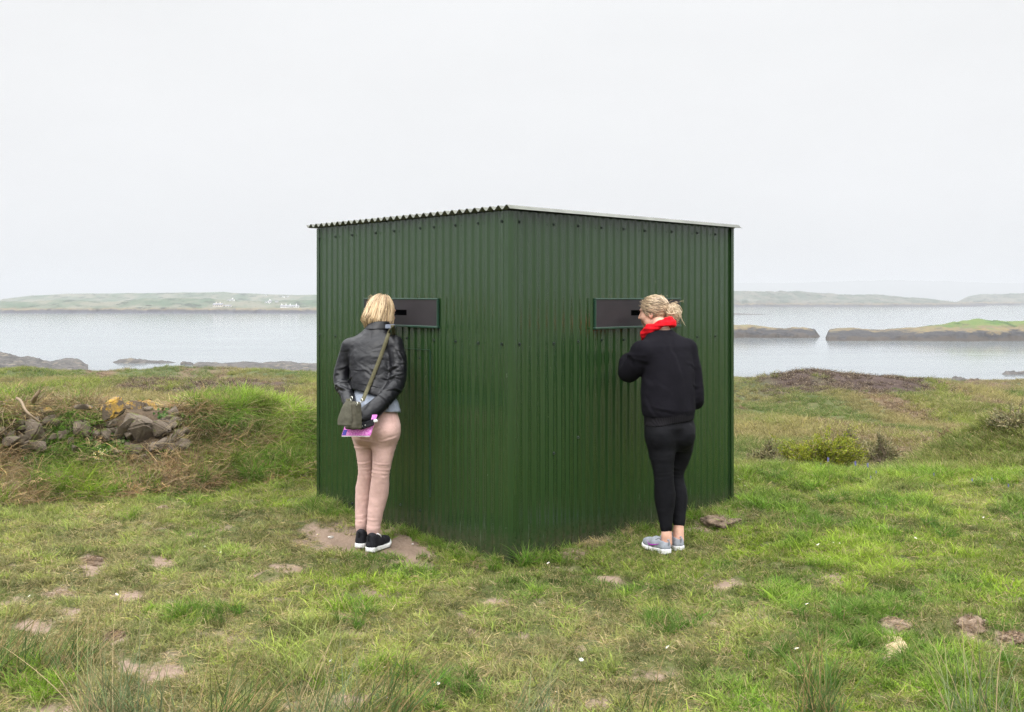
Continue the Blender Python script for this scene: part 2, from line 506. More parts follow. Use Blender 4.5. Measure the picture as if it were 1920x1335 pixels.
island('island', 'long low rocky island with a green turf top and dark tide band',
       [(1548, 634), (1554, 619), (1600, 616), (1650, 618), (1700, 616), (1745, 612), (1790, 606), (1830, 601), (1870, 601), (1900, 603), (1940, 599), (2020, 598), (2120, 606), (2180, 636)], 475, 70, near_isl, 3, 1.6)
island('island', 'bare rocky islet whose blunt end shows beside the green shed',
       [(1200, 632), (1230, 620), (1330, 610), (1385, 610), (1430, 613), (1470, 616), (1505, 614), (1528, 618), (1538, 632)], 511, 42, low_isl, 9, 1.6)
island('reef', 'thin dark reef in the open water beyond the rocky islet', [(1300, 590), (1340, 587), (1385, 587.5), (1420, 588.5), (1442, 590)], 1150, 20, skerry_m, 15, .6)
island('far_island', 'hazy wooded island stretching behind the right side of the shed',
       [(1000, 573), (1060, 560), (1200, 552), (1380, 547), (1440, 546), (1490, 546), (1560, 552), (1600, 554), (1640, 551), (1690, 556), (1740, 559), (1790, 566), (1830, 571), (1850, 573)], 2018, 300, far_isl, 21, .6, 1.2)
island('far_island', 'faint flat headland at the right edge beyond the wooded island', [(1780, 573), (1815, 556), (1850, 552), (1900, 551), (2000, 551), (2120, 572)], 2500, 260, far_isl, 27, .6)
island('sandbar', 'thin pale spit of land ending off the wooded island', [(1800, 569.5), (1840, 567.5), (1890, 567), (1912, 570)], 2350, 30, far_isl, 29, .5)
island('hills', 'barely visible blue hills on the horizon to the right', [(700, 556), (900, 545), (1150, 536), (1380, 531), (1560, 528), (1700, 526), (1850, 530), (2050, 536), (2300, 552)], 8800, 900, far_isl, 33, .2, .5)
island('far_coast', 'hazy low coast with brown and green fields across the bay on the left',
       [(-260, 560), (-100, 566), (0, 567), (60, 565), (110, 562), (160, 564), (215, 565), (270, 560), (330, 558), (400, 560), (440, 563), (500, 565), (560, 563), (620, 560), (700, 566), (780, 585)], 1262, 210, far_green, 39, .5, 1.0, nx=420)
island('hills', 'pale rounded hill line behind the far coast on the left',
       [(-30, 575), (5, 561), (60, 554), (130, 551), (220, 550), (330, 548.5), (420, 548), (480, 551), (560, 554), (640, 551), (760, 552), (840, 572)], 1950, 320, far_green, 45, .3, .5, nx=300)

# near-shore skerries and rock headland (each a rock of its own)
def skerry(label, knots, Y0, depth, seed, name='skerry'):
    island(name, label, knots, Y0, depth, skerry_m, seed, 1.2, 2.0, nx=120, ny=24)
skerry('long dark skerry of broken rock lying off the left shore', [(212, 679), (222, 675), (238, 672.5), (262, 673), (278, 676), (300, 676), (318, 678), (332, 679.5)], 318, 12, 51)
skerry('small dark rock awash at the end of the long skerry', [(338, 680), (346, 677), (356, 678), (362, 681)], 312, 6, 53)
skerry('jagged dark rock shelf along the water left of the shed', [(362, 686), (372, 682), (420, 681), (455, 679), (490, 681), (530, 678), (560, 681), (600, 682), (660, 684), (760, 690)], 284, 36, 55)
skerry('sloping dark rock headland at the left edge of the view', [(-220, 640), (-90, 650), (0, 660), (22, 665), (45, 671), (75, 673), (95, 680), (108, 677), (128, 676), (150, 679), (165, 686)], 268, 40, 57, 'rock_headland')
skerry('low dark rock just above the water by the right edge', [(1878, 702), (1886, 697), (1900, 696.5), (1940, 697), (1960, 702)], 272, 8, 59)
skerry('tilted dark slabs of rock at the right end of the shore', [(1745, 722), (1768, 717), (1778, 712), (1790, 711), (1802, 708.5), (1822, 710), (1850, 714), (1868, 716), (1890, 716), (1900, 720)], 205, 12, 61, 'rock_slab')
skerry('pale domed rock between heather mound and dark slabs', [(1728, 722), (1738, 714), (1750, 712), (1762, 714), (1772, 721)], 190, 8, 63, 'shore_rock')

# haze over the whole view
def haze_box():
    x0, x1, y0, y1, z0, z1 = -11000, 11000, -60, 11000, SEA - 6, 130
    V = [(x0, y0, z0), (x1, y0, z0), (x1, y1, z0), (x0, y1, z0), (x0, y0, z1), (x1, y0, z1), (x1, y1, z1), (x0, y1, z1)]
    Fq = np.array([[0, 3, 2, 1], [4, 5, 6, 7], [0, 1, 5, 4], [1, 2, 6, 5], [2, 3, 7, 6], [3, 0, 4, 7]])
    me = mesh_np('haze', V, Fq)
    m = bpy.data.materials.new('haze_air')
    m.use_nodes = True
    t = m.node_tree; t.nodes.clear()
    o = t.nodes.new('ShaderNodeOutputMaterial'); v = t.nodes.new('ShaderNodeVolumePrincipled')
    v.inputs['Color'].default_value = (HAZE_C[0], HAZE_C[1], HAZE_C[2], 1)
    v.inputs['Density'].default_value = HAZE_D
    t.links.new(v.outputs[0], o.inputs['Volume'])
    ob = link('haze', me, m)
    tag(ob, 'thin pale sea haze over the bay', 'haze', kind='stuff')
HAZE_D = .00030
HAZE_C = (.545, .56, .58)
haze_box()
# ------------------------------------------------------------------ corrugated shed
SH_C = Vector(((957 - CX) / F_PX * 6.2, 6.2, 0))            # near corner
DL = Vector((-.678, .735, 0)).normalized()                  # along the left wall
DR = Vector((.735, .678, 0)).normalized()                   # along the right wall
LL, LR = 2.235, 2.36
ZT = 2.155
PITCH = .0762
AMP = .0040

def paint(name, up=False):
    m = NM(name)
    p = m.pos()
    st = m.noise(m.map(p, (14, 14, .7)), 1.0, 5, .65)
    fl = m.noise(p, 38, 5, .7)
    c = m.mix(m.mr(st, .3, .72), (.0138, .0360, .0100), (.0160, .0395, .0116))
    # pale chalky scuffs and runs low on the sheets
    s = m.n('ShaderNodeSeparateXYZ'); m.l(p, s.inputs[0])
    low = m.mr(s.outputs['Z'], .30, .02)
    runs = m.noise(m.map(p, (60, 60, 2.6)), 1.0, 4, .7)
    f = m.math('MULTIPLY', m.mr(runs, .64, .74), low)
    c = m.mix(f, c, (.19, .20, .17))
    spots = m.math('MULTIPLY', m.mr(m.noise(m.map(p, (40, 40, 16)), 1.0, 3, .6), .735, .76), .55)
    c = m.mix(spots, c, (.10, .11, .085))
    lowd = m.math('MULTIPLY', m.mr(s.outputs['Z'], .16, .0), m.mr(fl, .35, .65))
    c = m.mix(lowd, c, (.05, .045, .03))
    m.set(color=c, rough=m.mr(st, .3, .7, .17, .22), spec=.65)
    m.bump(m.noise(m.map(p, (9, 9, 2.2)), 1.0, 4, .55), .05, .012)
    return m.m
M_GREEN = paint('green_sheet_paint')
M_TRIM = plain('dark_green_trim', (.012, .042, .026), .4, .2, 12)
M_BOLT = plain('bolt_green', (.006, .013, .009), .5, .2, 60)
M_BOARD = NM('dark_board')
_p = M_BOARD.pos()
M_BOARD.set(color=M_BOARD.mix(M_BOARD.mr(M_BOARD.noise(M_BOARD.map(_p, (6, 6, 14)), 1, 5, .6), .3, .7), (.020, .0175, .020), (.029, .025, .028)), rough=.6, spec=.25)
M_BOARD.bump(M_BOARD.noise(_p, 220, 3), .08, .002)
M_BOARD = M_BOARD.m
M_BLACK = plain('slot_darkness', (.0012, .0012, .0014), .9, .1, spec=0.0)  # flat black put in for the darkness inside the slot
M_ROOF = NM('galvanised_roof')
_p = M_ROOF.pos()
M_ROOF.set(color=M_ROOF.mix(M_ROOF.mr(M_ROOF.noise(_p, 6, 5, .6), .3, .7), (.06, .063, .05), (.115, .12, .10)), rough=.5, metal=.35)
M_ROOF = M_ROOF.m
M_ROOFU = plain('roof_underside', (.10, .105, .055), .6, .2, 8)

shed = empty('corrugated_shed', SH_C)
tag(shed, 'square dark green corrugated metal shed with a flat wavy roof and two viewing slots', 'shed')

def local(v):                # world -> shed empty local (no rotation)
    return v - SH_C

def corr_wall(name, origin, d, nrm, length, z0, z1, phase=0.0):
    npc = 20
    n = int(length / PITCH * npc)
    s = np.linspace(0, length, n + 1)
    o = AMP * np.tanh(1.7 * np.cos(2 * math.pi * (s / PITCH) + phase)) / math.tanh(1.7)      # rolled ribs with flattened crests
    # slight panel lap every 8 pitches
    lap = np.floor(s / (PITCH * 8)) % 2 * .0012
    zs = np.linspace(z0, z1, 14)
    V = []
    for z in zs:
        base = np.array(origin)[None, :] + s[:, None] * np.array(d)[None, :] + (o + lap)[:, None] * np.array(nrm)[None, :]
        wob = .0022 * vn2(s * 3, np.full_like(s, z * 1.6), 7)
        base = base + wob[:, None] * np.array(nrm)[None, :]
        base[:, 2] = z
        V.append(base)
    V = np.concatenate(V) - np.array(SH_C)
    ix = np.arange((n + 1) * len(zs)).reshape(len(zs), n + 1)
    Fq = np.stack([ix[:-1, :-1], ix[:-1, 1:], ix[1:, 1:], ix[1:, :-1]], -1).reshape(-1, 4)
    ob = link(name, mesh_np(name, V, Fq), M_GREEN, shed, smooth=True)
    sm = ob.modifiers.new('t', 'SOLIDIFY'); sm.thickness = .0012; sm.offset = -1; sm.use_rim = False
    return ob
nL = Vector((-DL.y, DL.x, 0)); nL = -nL if nL.dot(Vector((-1, -1, 0))) < 0 else nL     # outward of left wall
nR = Vector((DR.y, -DR.x, 0))
cL = SH_C + DL * LL; cR = SH_C + DR * LR; cB = SH_C + DL * LL + DR * LR
corr_wall('wall', SH_C, DL, nL, LL, -.08, ZT, .4)
corr_wall('wall', SH_C, DR, nR, LR, -.08, ZT, .4)
corr_wall('wall', cL, DR, -nR, LR, -.45, ZT)
corr_wall('wall', cR, DL, -nL, LL, -.45, ZT)

def box_np(c, ax, ay, az, hx, hy, hz):
    c = np.array(c); ax = np.array(ax); ay = np.array(ay); az = np.array(az)
    V = []
    for sx in (-1, 1):
        for sy in (-1, 1):
            for sz in (-1, 1):
                V.append(c + ax * hx * sx + ay * hy * sy + az * hz * sz)
    return V, [(0, 1, 3, 2), (4, 6, 7, 5), (0, 4, 5, 1), (2, 3, 7, 6), (0, 2, 6, 4), (1, 5, 7, 3)]

def box_obj(name, mat, parent, boxes, bevel=.002, org=None):
    """boxes: list of (c, ax, ay, az, hx, hy, hz) in world space; org: parent's world origin"""
    bm = bmesh.new()
    for bx in boxes:
        V, Fs = box_np(*bx)
        vs = [bm.verts.new(v) for v in V]
        for f in Fs: bm.faces.new([vs[i] for i in f])
    bmesh.ops.recalc_face_normals(bm, faces=bm.faces)
    if bevel:
        bmesh.ops.bevel(bm, geom=list(bm.edges), offset=bevel, segments=1, affect='EDGES')
    if org is not None:
        bmesh.ops.translate(bm, verts=bm.verts, vec=-Vector(org))
    me = bpy.data.meshes.new(name)
    bm.to_mesh(me); bm.free()
    return link(name, me, mat, parent)

ZU = Vector((0, 0, 1))
# inner lining so that no light leaks in, set behind the sheets
ctr = (SH_C + cB) / 2
# corner flashing: one folded strip with a rounded nose
def flashing():
    r_, o_ = .014, .0098
    pts = [SH_C + DL * .046 + nL * o_]
    cc = SH_C + DL * (r_ - o_ * .0) + DR * (r_ - o_ * .0)
    for k in range(9):
        a = k / 8 * math.pi / 2
        pts.append(cc + (nL * math.cos(a) + nR * math.sin(a)) * (r_ + o_))
    pts.append(SH_C + DR * .046 + nR * o_)
    V = []
    for z in (-.06, ZT - .004):
        V += [np.array(p) + np.array((0, 0, z)) - np.array(SH_C) for p in pts]
    n = len(pts)
    Fq = np.array([[i, i + 1, n + i + 1, n + i] for i in range(n - 1)])
    ob = link('corner_flashing', mesh_np('corner_flashing', V, Fq), M_GREEN, shed, smooth=True)
flashing()
fl = []
for c_, d, nn in ((cL, -DL, nL), (cR, -DR, nR)):
    fl.append((c_ + d * .012 + nn * .0120 + ZU * (ZT / 2 - .03), d, nn, ZU, .016, .0012, ZT / 2 + .024))
    o2 = (nR if nn is nL else nL) * -1
    fl[-1] = fl[-1]
    box_obj('corner_flashing', M_GREEN, shed, [fl[-1]], 0, SH_C)

# roof sheet: corrugations run along DR, wavy ends show above the left wall
def roof():
    ov = .055
    n = int((LL + 2 * ov + .05) / PITCH * 14)
    s = np.linspace(-ov, LL + ov + .05, n + 1)
    o = .0135 * np.cos(2 * math.pi * (s + .012) / PITCH)
    rr = np.linspace(-.045, LR + .06, 10)
    V = []
    for r_ in rr:
        b = np.array(SH_C)[None] + s[:, None] * np.array(DL)[None] + r_ * np.array(DR)[None]
        b[:, 2] = ZT + .017 + o - .006 * r_ / LR
        V.append(b)
    V = np.concatenate(V) - np.array(SH_C)
    ix = np.arange((n + 1) * len(rr)).reshape(len(rr), n + 1)
    Fq = np.stack([ix[:-1, :-1], ix[1:, :-1], ix[1:, 1:], ix[:-1, 1:]], -1).reshape(-1, 4)
    ob = link('roof', mesh_np('roof', V, Fq), M_ROOF, shed, smooth=True)
    sm = ob.modifiers.new('t', 'SOLIDIFY'); sm.thickness = .0016; sm.offset = 0
    rim = []
    for k in (0,):
        rim.append((SH_C + DR * (LR / 2) - DL * .040 + ZU * (ZT - .004), DR, DL, ZU, LR / 2 + .03, .012, .006))
    return ob
roof()
# timber plate under the roof so the sheet rests on something
box_obj('wall_plate', M_ROOFU, shed, [(SH_C + DL * (LL / 2) + DR * .045 + ZU * (ZT - .035), DL, DR, ZU, LL / 2 - .05, .03, .036)], .003, SH_C)
box_obj('wall_plate', M_ROOFU, shed, [(SH_C + DR * (LR / 2 + .04) + DL * .045 + ZU * (ZT - .035), DR, DL, ZU, LR / 2 - .09, .03, .036)], .003, SH_C)

def on_wall(which, px):
    """distance along a wall at a photo column"""
    d = DL if which == 'L' else DR
    k = (px - CX) / F_PX
    return (k * SH_C.y - SH_C.x) / (d.x - k * d.y)

def wall_pt(which, px, py, off=0.0):
    d, nn = (DL, nL) if which == 'L' else (DR, nR)
    s = on_wall(which, px)
    q = SH_C + d * s
    return Vector((q.x, q.y, HC - (py - HOR) / F_PX * q.y)) + nn * off

def panel(which, pxa, pxb, zt, zb, slot_a, slot_b, slot_t, slot_b2):
    d, nn = (DL, nL) if which == 'L' else (DR, nR)
    sa, sb = sorted((on_wall(which, pxa), on_wall(which, pxb)))
    c = SH_C + d * ((sa + sb) / 2) + ZU * ((zt + zb) / 2)
    hw, hh = (sb - sa) / 2, (zt - zb) / 2
    t0, t1 = sorted((on_wall(which, slot_a), on_wall(which, slot_b)))
    # board built as four strips round an opening, black box behind paints its dark inside
    strips = []
    zc = (slot_t + slot_b2) / 2
    def strip(x0, x1, za, zb_):
        strips.append((SH_C + d * ((x0 + x1) / 2) + nn * .020 + ZU * ((za + zb_) / 2), d, nn, ZU, (x1 - x0) / 2, .006, abs(za - zb_) / 2))
    bw = .011
    strip(sa + bw, sb - bw, zt - bw, slot_t); strip(sa + bw, sb - bw, slot_b2, zb + bw)
    strip(sa + bw, t0, slot_t, slot_b2); strip(t1, sb - bw, slot_t, slot_b2)
    pn = box_obj('viewing_panel', M_BOARD, shed, strips, 0, SH_C)
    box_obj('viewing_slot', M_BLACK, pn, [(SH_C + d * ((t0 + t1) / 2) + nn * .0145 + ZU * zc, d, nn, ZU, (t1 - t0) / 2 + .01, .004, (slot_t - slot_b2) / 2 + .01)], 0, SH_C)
    fr = []
    fr.append((c + ZU * (hh - bw / 2) + nn * .019, d, nn, ZU, hw, .010, bw / 2))
    fr.append((c - ZU * (hh - bw / 2) + nn * .021, d, nn, ZU, hw + .006, .012, bw / 2 + .002))
    fr.append((c + d * (hw - bw / 2) + nn * .0185, d, nn, ZU, bw / 2, .0095, hh - bw - .001))
    fr.append((c - d * (hw - bw / 2) + nn * .0185, d, nn, ZU, bw / 2, .0095, hh - bw - .001))
    box_obj('panel_frame', M_TRIM, pn, fr, .0025, SH_C)
    for dx in (-1, 1):
        for dz in (-1, 1):
            pass
    return pn
def zrow(which, px, py):
    return wall_pt(which, px, py).z
panel('L', 826, 687, zrow('L', 800, 559), zrow('L', 800, 614), 768, 738, zrow('L', 756, 580.5), zrow('L', 756, 591))
panel('R', 1111, 1271, zrow('R', 1130, 559), zrow('R', 1130, 616.5), 1178, 1214, zrow('R', 1188, 581.5), zrow('R', 1188, 591.5))

# roofing bolts: hex head on a round washer, one mesh copied
def bolt_mesh():
    bm = bmesh.new()
    bmesh.ops.create_cone(bm, cap_ends=True, segments=14, radius1=.0105, radius2=.0095, depth=.0035)
    r = bmesh.ops.create_cone(bm, cap_ends=True, segments=6, radius1=.0068, radius2=.0062, depth=.008)
    bmesh.ops.translate(bm, verts=r['verts'], vec=(0, 0, .0055))
    me = bpy.data.meshes.new('bolt'); bm.to_mesh(me); bm.free()
    me.materials.append(M_BOLT)
    return me
BM_ = bolt_mesh()
def bolt(which, px, py):
    d, nn = (DL, nL) if which == 'L' else (DR, nR)
    s = on_wall(which, px)
    k = round((s / PITCH) + .4 / (2 * math.pi))                     # snap to a ridge
    s = (k - .4 / (2 * math.pi)) * PITCH
    length = LL if which == 'L' else LR
    if s < .02 or s > length - .005: s = min(max(s, .03), length - .012)
    q = SH_C + d * s
    q = Vector((q.x, q.y, HC - (py - HOR) / F_PX * q.y)) + nn * (AMP + .003)
    o = bpy.data.objects.new('bolt', BM_); COL.objects.link(o)
    o.parent = shed
    o.location = q - SH_C
    o.rotation_euler = nn.to_track_quat('Z', 'Y').to_euler()
for px, py in ((599.5, 447), (628, 444), (657, 441), (702, 437), (736, 433.5), (784, 428), (811, 426), (851, 422.5), (894, 418.5), (938, 415),
               (600, 628), (629.5, 630), (770, 634), (811, 637.5), (852, 640), (894, 643), (938, 645), (784, 671),
               (629.5, 938), (657, 944), (747, 946), (784, 957), (601, 930)):
    bolt('L', px, py)
for px, py in ((967, 416), (1034, 421), (1081, 424), (1127, 427), (1173, 429.5), (1214, 432.5), (1254, 434.5), (1304, 437), (1342, 439.5),
               (967, 645), (1034, 644), (1081, 640), (1127, 637.5), (1173, 637), (1304, 631.5), (1340, 630), (1085, 820), (1034, 850)):
    bolt('R', px, py)
# hatch outline cut in the left wall below the panel: thin folded edge strips
hx0, hx1 = on_wall('L', 809), on_wall('L', 690)
htop = zrow('L', 800, 656)
hb = []
hatch = box_obj('hatch_edge', M_TRIM, shed, [
    (SH_C + DL * hx0 + nL * .011 + ZU * ((htop + .25) / 2), DL, nL, ZU, .0022, .0035, (htop - .25) / 2)], 0, SH_C)
hatch = box_obj('hatch_edge', M_TRIM, shed, [
    (SH_C + DL * ((hx0 + hx1) / 2) + nL * .0105 + ZU * (htop + .002), DL, nL, ZU, (hx1 - hx0) / 2, .0025, .0016)], 0, SH_C)
# ------------------------------------------------------------------ vegetation
def ray_hit(px, py, y0=4.0, y1=20.0, n=1600):
    """first point of the land form along the photo ray through (px, py)"""
    Y = np.linspace(y0, y1, n)
    X = (px - CX) / F_PX * Y
    z = HC - (py - HOR) / F_PX * Y
    g = H(X, Y)
    k = np.argmax(g >= z)
    return Vector((X[k], Y[k], z[k]))

def in_shed(X, Y, pad=0.0):
    dx = X - SH_C.x; dy = Y - SH_C.y
    # axes nearly square
    a = dx * DL.x + dy * DL.y; b = dx * DR.x + dy * DR.y
    return (a > -pad) & (a < LL + pad) & (b > -pad) & (b < LR + pad)

def blades(rng, n, h, spread, wid, lean, curl, segs=3, hv=.4, bias=(0, 0), droop=0.0, tip=.12):
    """tuft of n tapering bent blades -> V, quads, t (0 root .. 1 tip), b (per blade)"""
    r = spread * np.sqrt(rng.random(n)); a = rng.random(n) * 2 * np.pi
    root = np.stack([r * np.cos(a), r * np.sin(a), -np.full(n, .004)], -1)
    hh = h * (1 - hv + 2 * hv * rng.random(n))
    la = rng.random(n) * 2 * np.pi
    lm = lean * np.abs(rng.normal(.6, .5, n))
    d = np.stack([np.cos(la) * lm + bias[0], np.sin(la) * lm + bias[1], np.ones(n)], -1)
    d /= np.linalg.norm(d, axis=1, keepdims=True)
    cdir = np.stack([np.cos(la + rng.normal(0, .6, n)), np.sin(la + rng.normal(0, .6, n)), np.zeros(n)], -1)
    cdir[:, 0] += bias[0]; cdir[:, 1] += bias[1]
    cm = curl * (0.4 + rng.random(n))
    side = np.cross(d, cdir); side /= np.linalg.norm(side, axis=1, keepdims=True) + 1e-9
    rot = rng.normal(0, .7, n)
    side = side * np.cos(rot)[:, None] + np.cross(d, side) * np.sin(rot)[:, None]
    ww = wid * (.6 + .8 * rng.random(n))
    b = rng.random(n)
    V = []; T = []
    for k in range(segs + 1):
        t = k / segs
        c = root + d * (hh * t)[:, None] + cdir * (hh * cm * t * t)[:, None]
        c[:, 2] -= hh * (cm * .45 + droop) * t * t
        wk = ww * ((1 - t) ** .7 * (1 - tip) + tip)
        V.append(c - side * wk[:, None] / 2); V.append(c + side * wk[:, None] / 2)
        T.append(np.full(n, t)); T.append(np.full(n, t))
    V = np.stack(V, 1).reshape(-1, 3); T = np.stack(T, 1).reshape(-1)
    base = np.arange(n)[:, None] * (2 * (segs + 1))
    q = []
    for k in range(segs):
        q.append(base + np.array([[2 * k, 2 * k + 1, 2 * k + 3, 2 * k + 2]]))
    Fq = np.stack(q, 1).reshape(-1, 4)
    return V, Fq, T, np.repeat(b, 2 * (segs + 1))

def twigs(rng, n, length, spread, wid, up=.5, kids=3):
    """tangle of dead stalks as thin crossed strips"""
    Vs, Fs, Ts, Bs = [], [], [], []
    off = 0
    for i in range(n):
        p = np.array([rng.normal(0, spread), rng.normal(0, spread), rng.random() * .03])
        d = np.array([rng.normal(), rng.normal(), up * (rng.random() * 1.4 - .1)]); d /= np.linalg.norm(d)
        L = length * (.5 + rng.random())
        b = rng.random()
        def strip(p, d, L, w_):
            nonlocal off
            s = np.cross(d, rng.normal(size=3)); s /= np.linalg.norm(s)
            k = np.cross(d, s) * rng.normal(0, .25)
            pts = [p, p + d * L * .5 + k * L * .3, p + d * L + k * L * .2 - np.array([0, 0, .1 * L])]
            for j, q in enumerate(pts):
                ww = w_ * (1 - .35 * j)
                Vs.append(q - s * ww / 2); Vs.append(q + s * ww / 2)
                Ts.extend([j / 2, j / 2]); Bs.extend([b, b])
            Fs.append([off, off + 1, off + 3, off + 2]); Fs.append([off + 2, off + 3, off + 5, off + 4])
            off += 6
        strip(p, d, L, wid)
        for _ in range(rng.integers(0, kids + 1)):
            q = p + d * L * (.3 + .6 * rng.random())
            d2 = d + rng.normal(0, .7, 3); d2 /= np.linalg.norm(d2)
            strip(q, d2, L * .35, wid * .6)
    return np.array(Vs), np.array(Fs), np.array(Ts), np.array(Bs)

def leafball(rng, n, rx, rz, size, long=1.6):
    """loose mound of small leaf faces, thicker towards the outside"""
    a = rng.random(n) * 2 * np.pi; u = rng.random(n)
    el = np.arcsin(u * .98); r = .55 + .5 * rng.random(n) ** .6
    r *= 1 + .22 * np.sin(a * 3 + rng.random() * 6) * np.cos(el) + .15 * rng.normal(size=n)
    c = np.stack([rx * r * np.cos(a) * np.cos(el), rx * r * np.sin(a) * np.cos(el), rz * r * np.sin(el)], -1)
    out = c / (np.linalg.norm(c, axis=1, keepdims=True) + 1e-9) + rng.normal(0, .55, (n, 3)); out[:, 2] += .5
    out /= np.linalg.norm(out, axis=1, keepdims=True)
    s = np.cross(out, rng.normal(size=(n, 3))); s /= np.linalg.norm(s, axis=1, keepdims=True)
    L = size * long * (.6 + .8 * rng.random(n))[:, None]; W = size * .5 * (.6 + .8 * rng.random(n))[:, None]
    V = np.stack([c - s * W * .35, c + s * W * .35, c + out * L * .6 + s * W * .6, c + out * L * .6 - s * W * .6], 1).reshape(-1, 3)
    Fq = np.arange(4 * n).reshape(-1, 4)
    return V, Fq, np.repeat(u, 4), np.repeat(rng.random(n), 4)

def blade_mesh(name, parts, mat):
    Vs, Fs, Ts, Bs = [], [], [], []
    off = 0
    for V, Fq, T, B in parts:
        Vs.append(V); Fs.append(np.asarray(Fq) + off); Ts.append(T); Bs.append(B); off += len(V)
    me = mesh_np(name, np.concatenate(Vs), np.concatenate(Fs))
    fattr(me, 't', np.concatenate(Ts)); fattr(me, 'b', np.concatenate(Bs))
    me.materials.append(mat)
    me.polygons.foreach_set('use_smooth', np.ones(len(me.polygons), dtype=bool))
    return me

def veg_mat(name, inst=True, col=None, tipc=(.33, .27, .13), tip_amt=.22, trans=.3, var=.42, dead=(.30, .235, .12), dead_share=.11):
    m = NM(name)
    base = m.attr('tint', True).outputs['Color'] if inst else None
    if base is None:
        base = m.n('ShaderNodeRGB').outputs[0]; base.default_value = (*col, 1)
    b = m.attr('b').outputs['Fac']; t = m.attr('t').outputs['Fac']
    v = m.n('ShaderNodeMix'); v.data_type = 'RGBA'; v.blend_type = 'MULTIPLY'; v.inputs[0].default_value = 1
    m.l(base, v.inputs[6]); m.l(m.ramp(b, [(0, (1 - var, 1 - var, 1 - var)), (.5, (1, 1, 1)), (1, (1 + var, 1 + var * .8, 1))]), v.inputs[7])
    c = v.outputs[2]
    fr = m.n('ShaderNodeMath'); fr.operation = 'FRACT'
    b7 = m.n('ShaderNodeMath'); b7.operation = 'MULTIPLY'; m.l(b, b7.inputs[0]); b7.inputs[1].default_value = 7.31
    m.l(b7.outputs[0], fr.inputs[0])
    dd = m.n('ShaderNodeMath'); dd.operation = 'LESS_THAN'; m.l(fr.outputs[0], dd.inputs[0]); dd.inputs[1].default_value = dead_share
    c = m.mix(dd.outputs[0], c, dead)
    tf = m.n('ShaderNodeMath'); tf.operation = 'MULTIPLY'; m.l(m.mr(t, .5, 1), tf.inputs[0]); tf.inputs[1].default_value = tip_amt
    c = m.mix(tf.outputs[0], c, tipc)
    m.set(color=c, rough=.6, spec=.10)
    tr = m.n('ShaderNodeBsdfTranslucent'); m.l(c, tr.inputs[0])
    mx = m.n('ShaderNodeMixShader'); mx.inputs[0].default_value = trans
    m.l(m.b.outputs[0], mx.inputs[1]); m.l(tr.outputs[0], mx.inputs[2]); m.l(mx.outputs[0], m.out.inputs[0])
    return m.m

M_VEG = veg_mat('grass_blades')
M_DEAD = veg_mat('dead_stalks', tip_amt=.15, var=.45, trans=.1, dead=(.30, .24, .16), dead_share=.2)

def scatter(name, label, pts, rot, scl, idx, tint, meshes, z_up=True):
    coll = bpy.data.collections.new(name + '_kinds')
    for i, me in enumerate(meshes):
        o = bpy.data.objects.new('%s_kind_%02d' % (name, i), me)
        coll.objects.link(o)
    me = bpy.data.meshes.new(name)
    pts = np.asarray(pts, dtype=np.float32)
    me.vertices.add(len(pts)); me.vertices.foreach_set('co', pts.ravel())
    fattr(me, 'rot', rot, 'FLOAT_VECTOR'); fattr(me, 'scl', scl)
    fattr(me, 'idx', idx, 'INT')
    fattr(me, 'tint', np.concatenate([tint, np.ones((len(tint), 1))], 1), 'FLOAT_COLOR')
    ob = bpy.data.objects.new(name, me); COL.objects.link(ob)
    ng = bpy.data.node_groups.new(name, 'GeometryNodeTree')
    ng.interface.new_socket('Geometry', in_out='INPUT', socket_type='NodeSocketGeometry')
    ng.interface.new_socket('Geometry', in_out='OUTPUT', socket_type='NodeSocketGeometry')
    gi = ng.nodes.new('NodeGroupInput'); go = ng.nodes.new('NodeGroupOutput')
    ip = ng.nodes.new('GeometryNodeInstanceOnPoints')
    ci = ng.nodes.new('GeometryNodeCollectionInfo')
    ci.inputs['Collection'].default_value = coll
    ci.inputs['Separate Children'].default_value = True
    ci.inputs['Reset Children'].default_value = True
    def na(nm, ty):
        a = ng.nodes.new('GeometryNodeInputNamedAttribute'); a.data_type = ty; a.inputs['Name'].default_value = nm
        return a.outputs['Attribute']
    er = ng.nodes.new('FunctionNodeEulerToRotation')
    ng.links.new(na('rot', 'FLOAT_VECTOR'), er.inputs[0])
    ng.links.new(gi.outputs[0], ip.inputs['Points'])
    ng.links.new(ci.outputs[0], ip.inputs['Instance'])
    ip.inputs['Pick Instance'].default_value = True
    ng.links.new(na('idx', 'INT'), ip.inputs['Instance Index'])
    ng.links.new(er.outputs[0], ip.inputs['Rotation'])
    ng.links.new(na('scl', 'FLOAT'), ip.inputs['Scale'])
    ng.links.new(ip.outputs[0], go.inputs[0])
    md = ob.modifiers.new('scatter', 'NODES'); md.node_group = ng
    tag(ob, label, name.replace('_', ' '), kind='stuff')
    return ob

RG = np.random.default_rng(11)
GREEN = np.array((.078, .175, .018)); LIME = np.array((.158, .240, .022)); OLIVE = np.array((.105, .145, .032)); STRAW = np.array((.36, .29, .16)); DEEP = np.array((.048, .100, .020)); BROWN = np.array((.23, .145, .085))
def mixc(a, b, f):
    return a[None] * (1 - f[:, None]) + b[None] * f[:, None]
def lerp3(c, col, f):
    return c * (1 - f[:, None]) + col[None] * f[:, None]

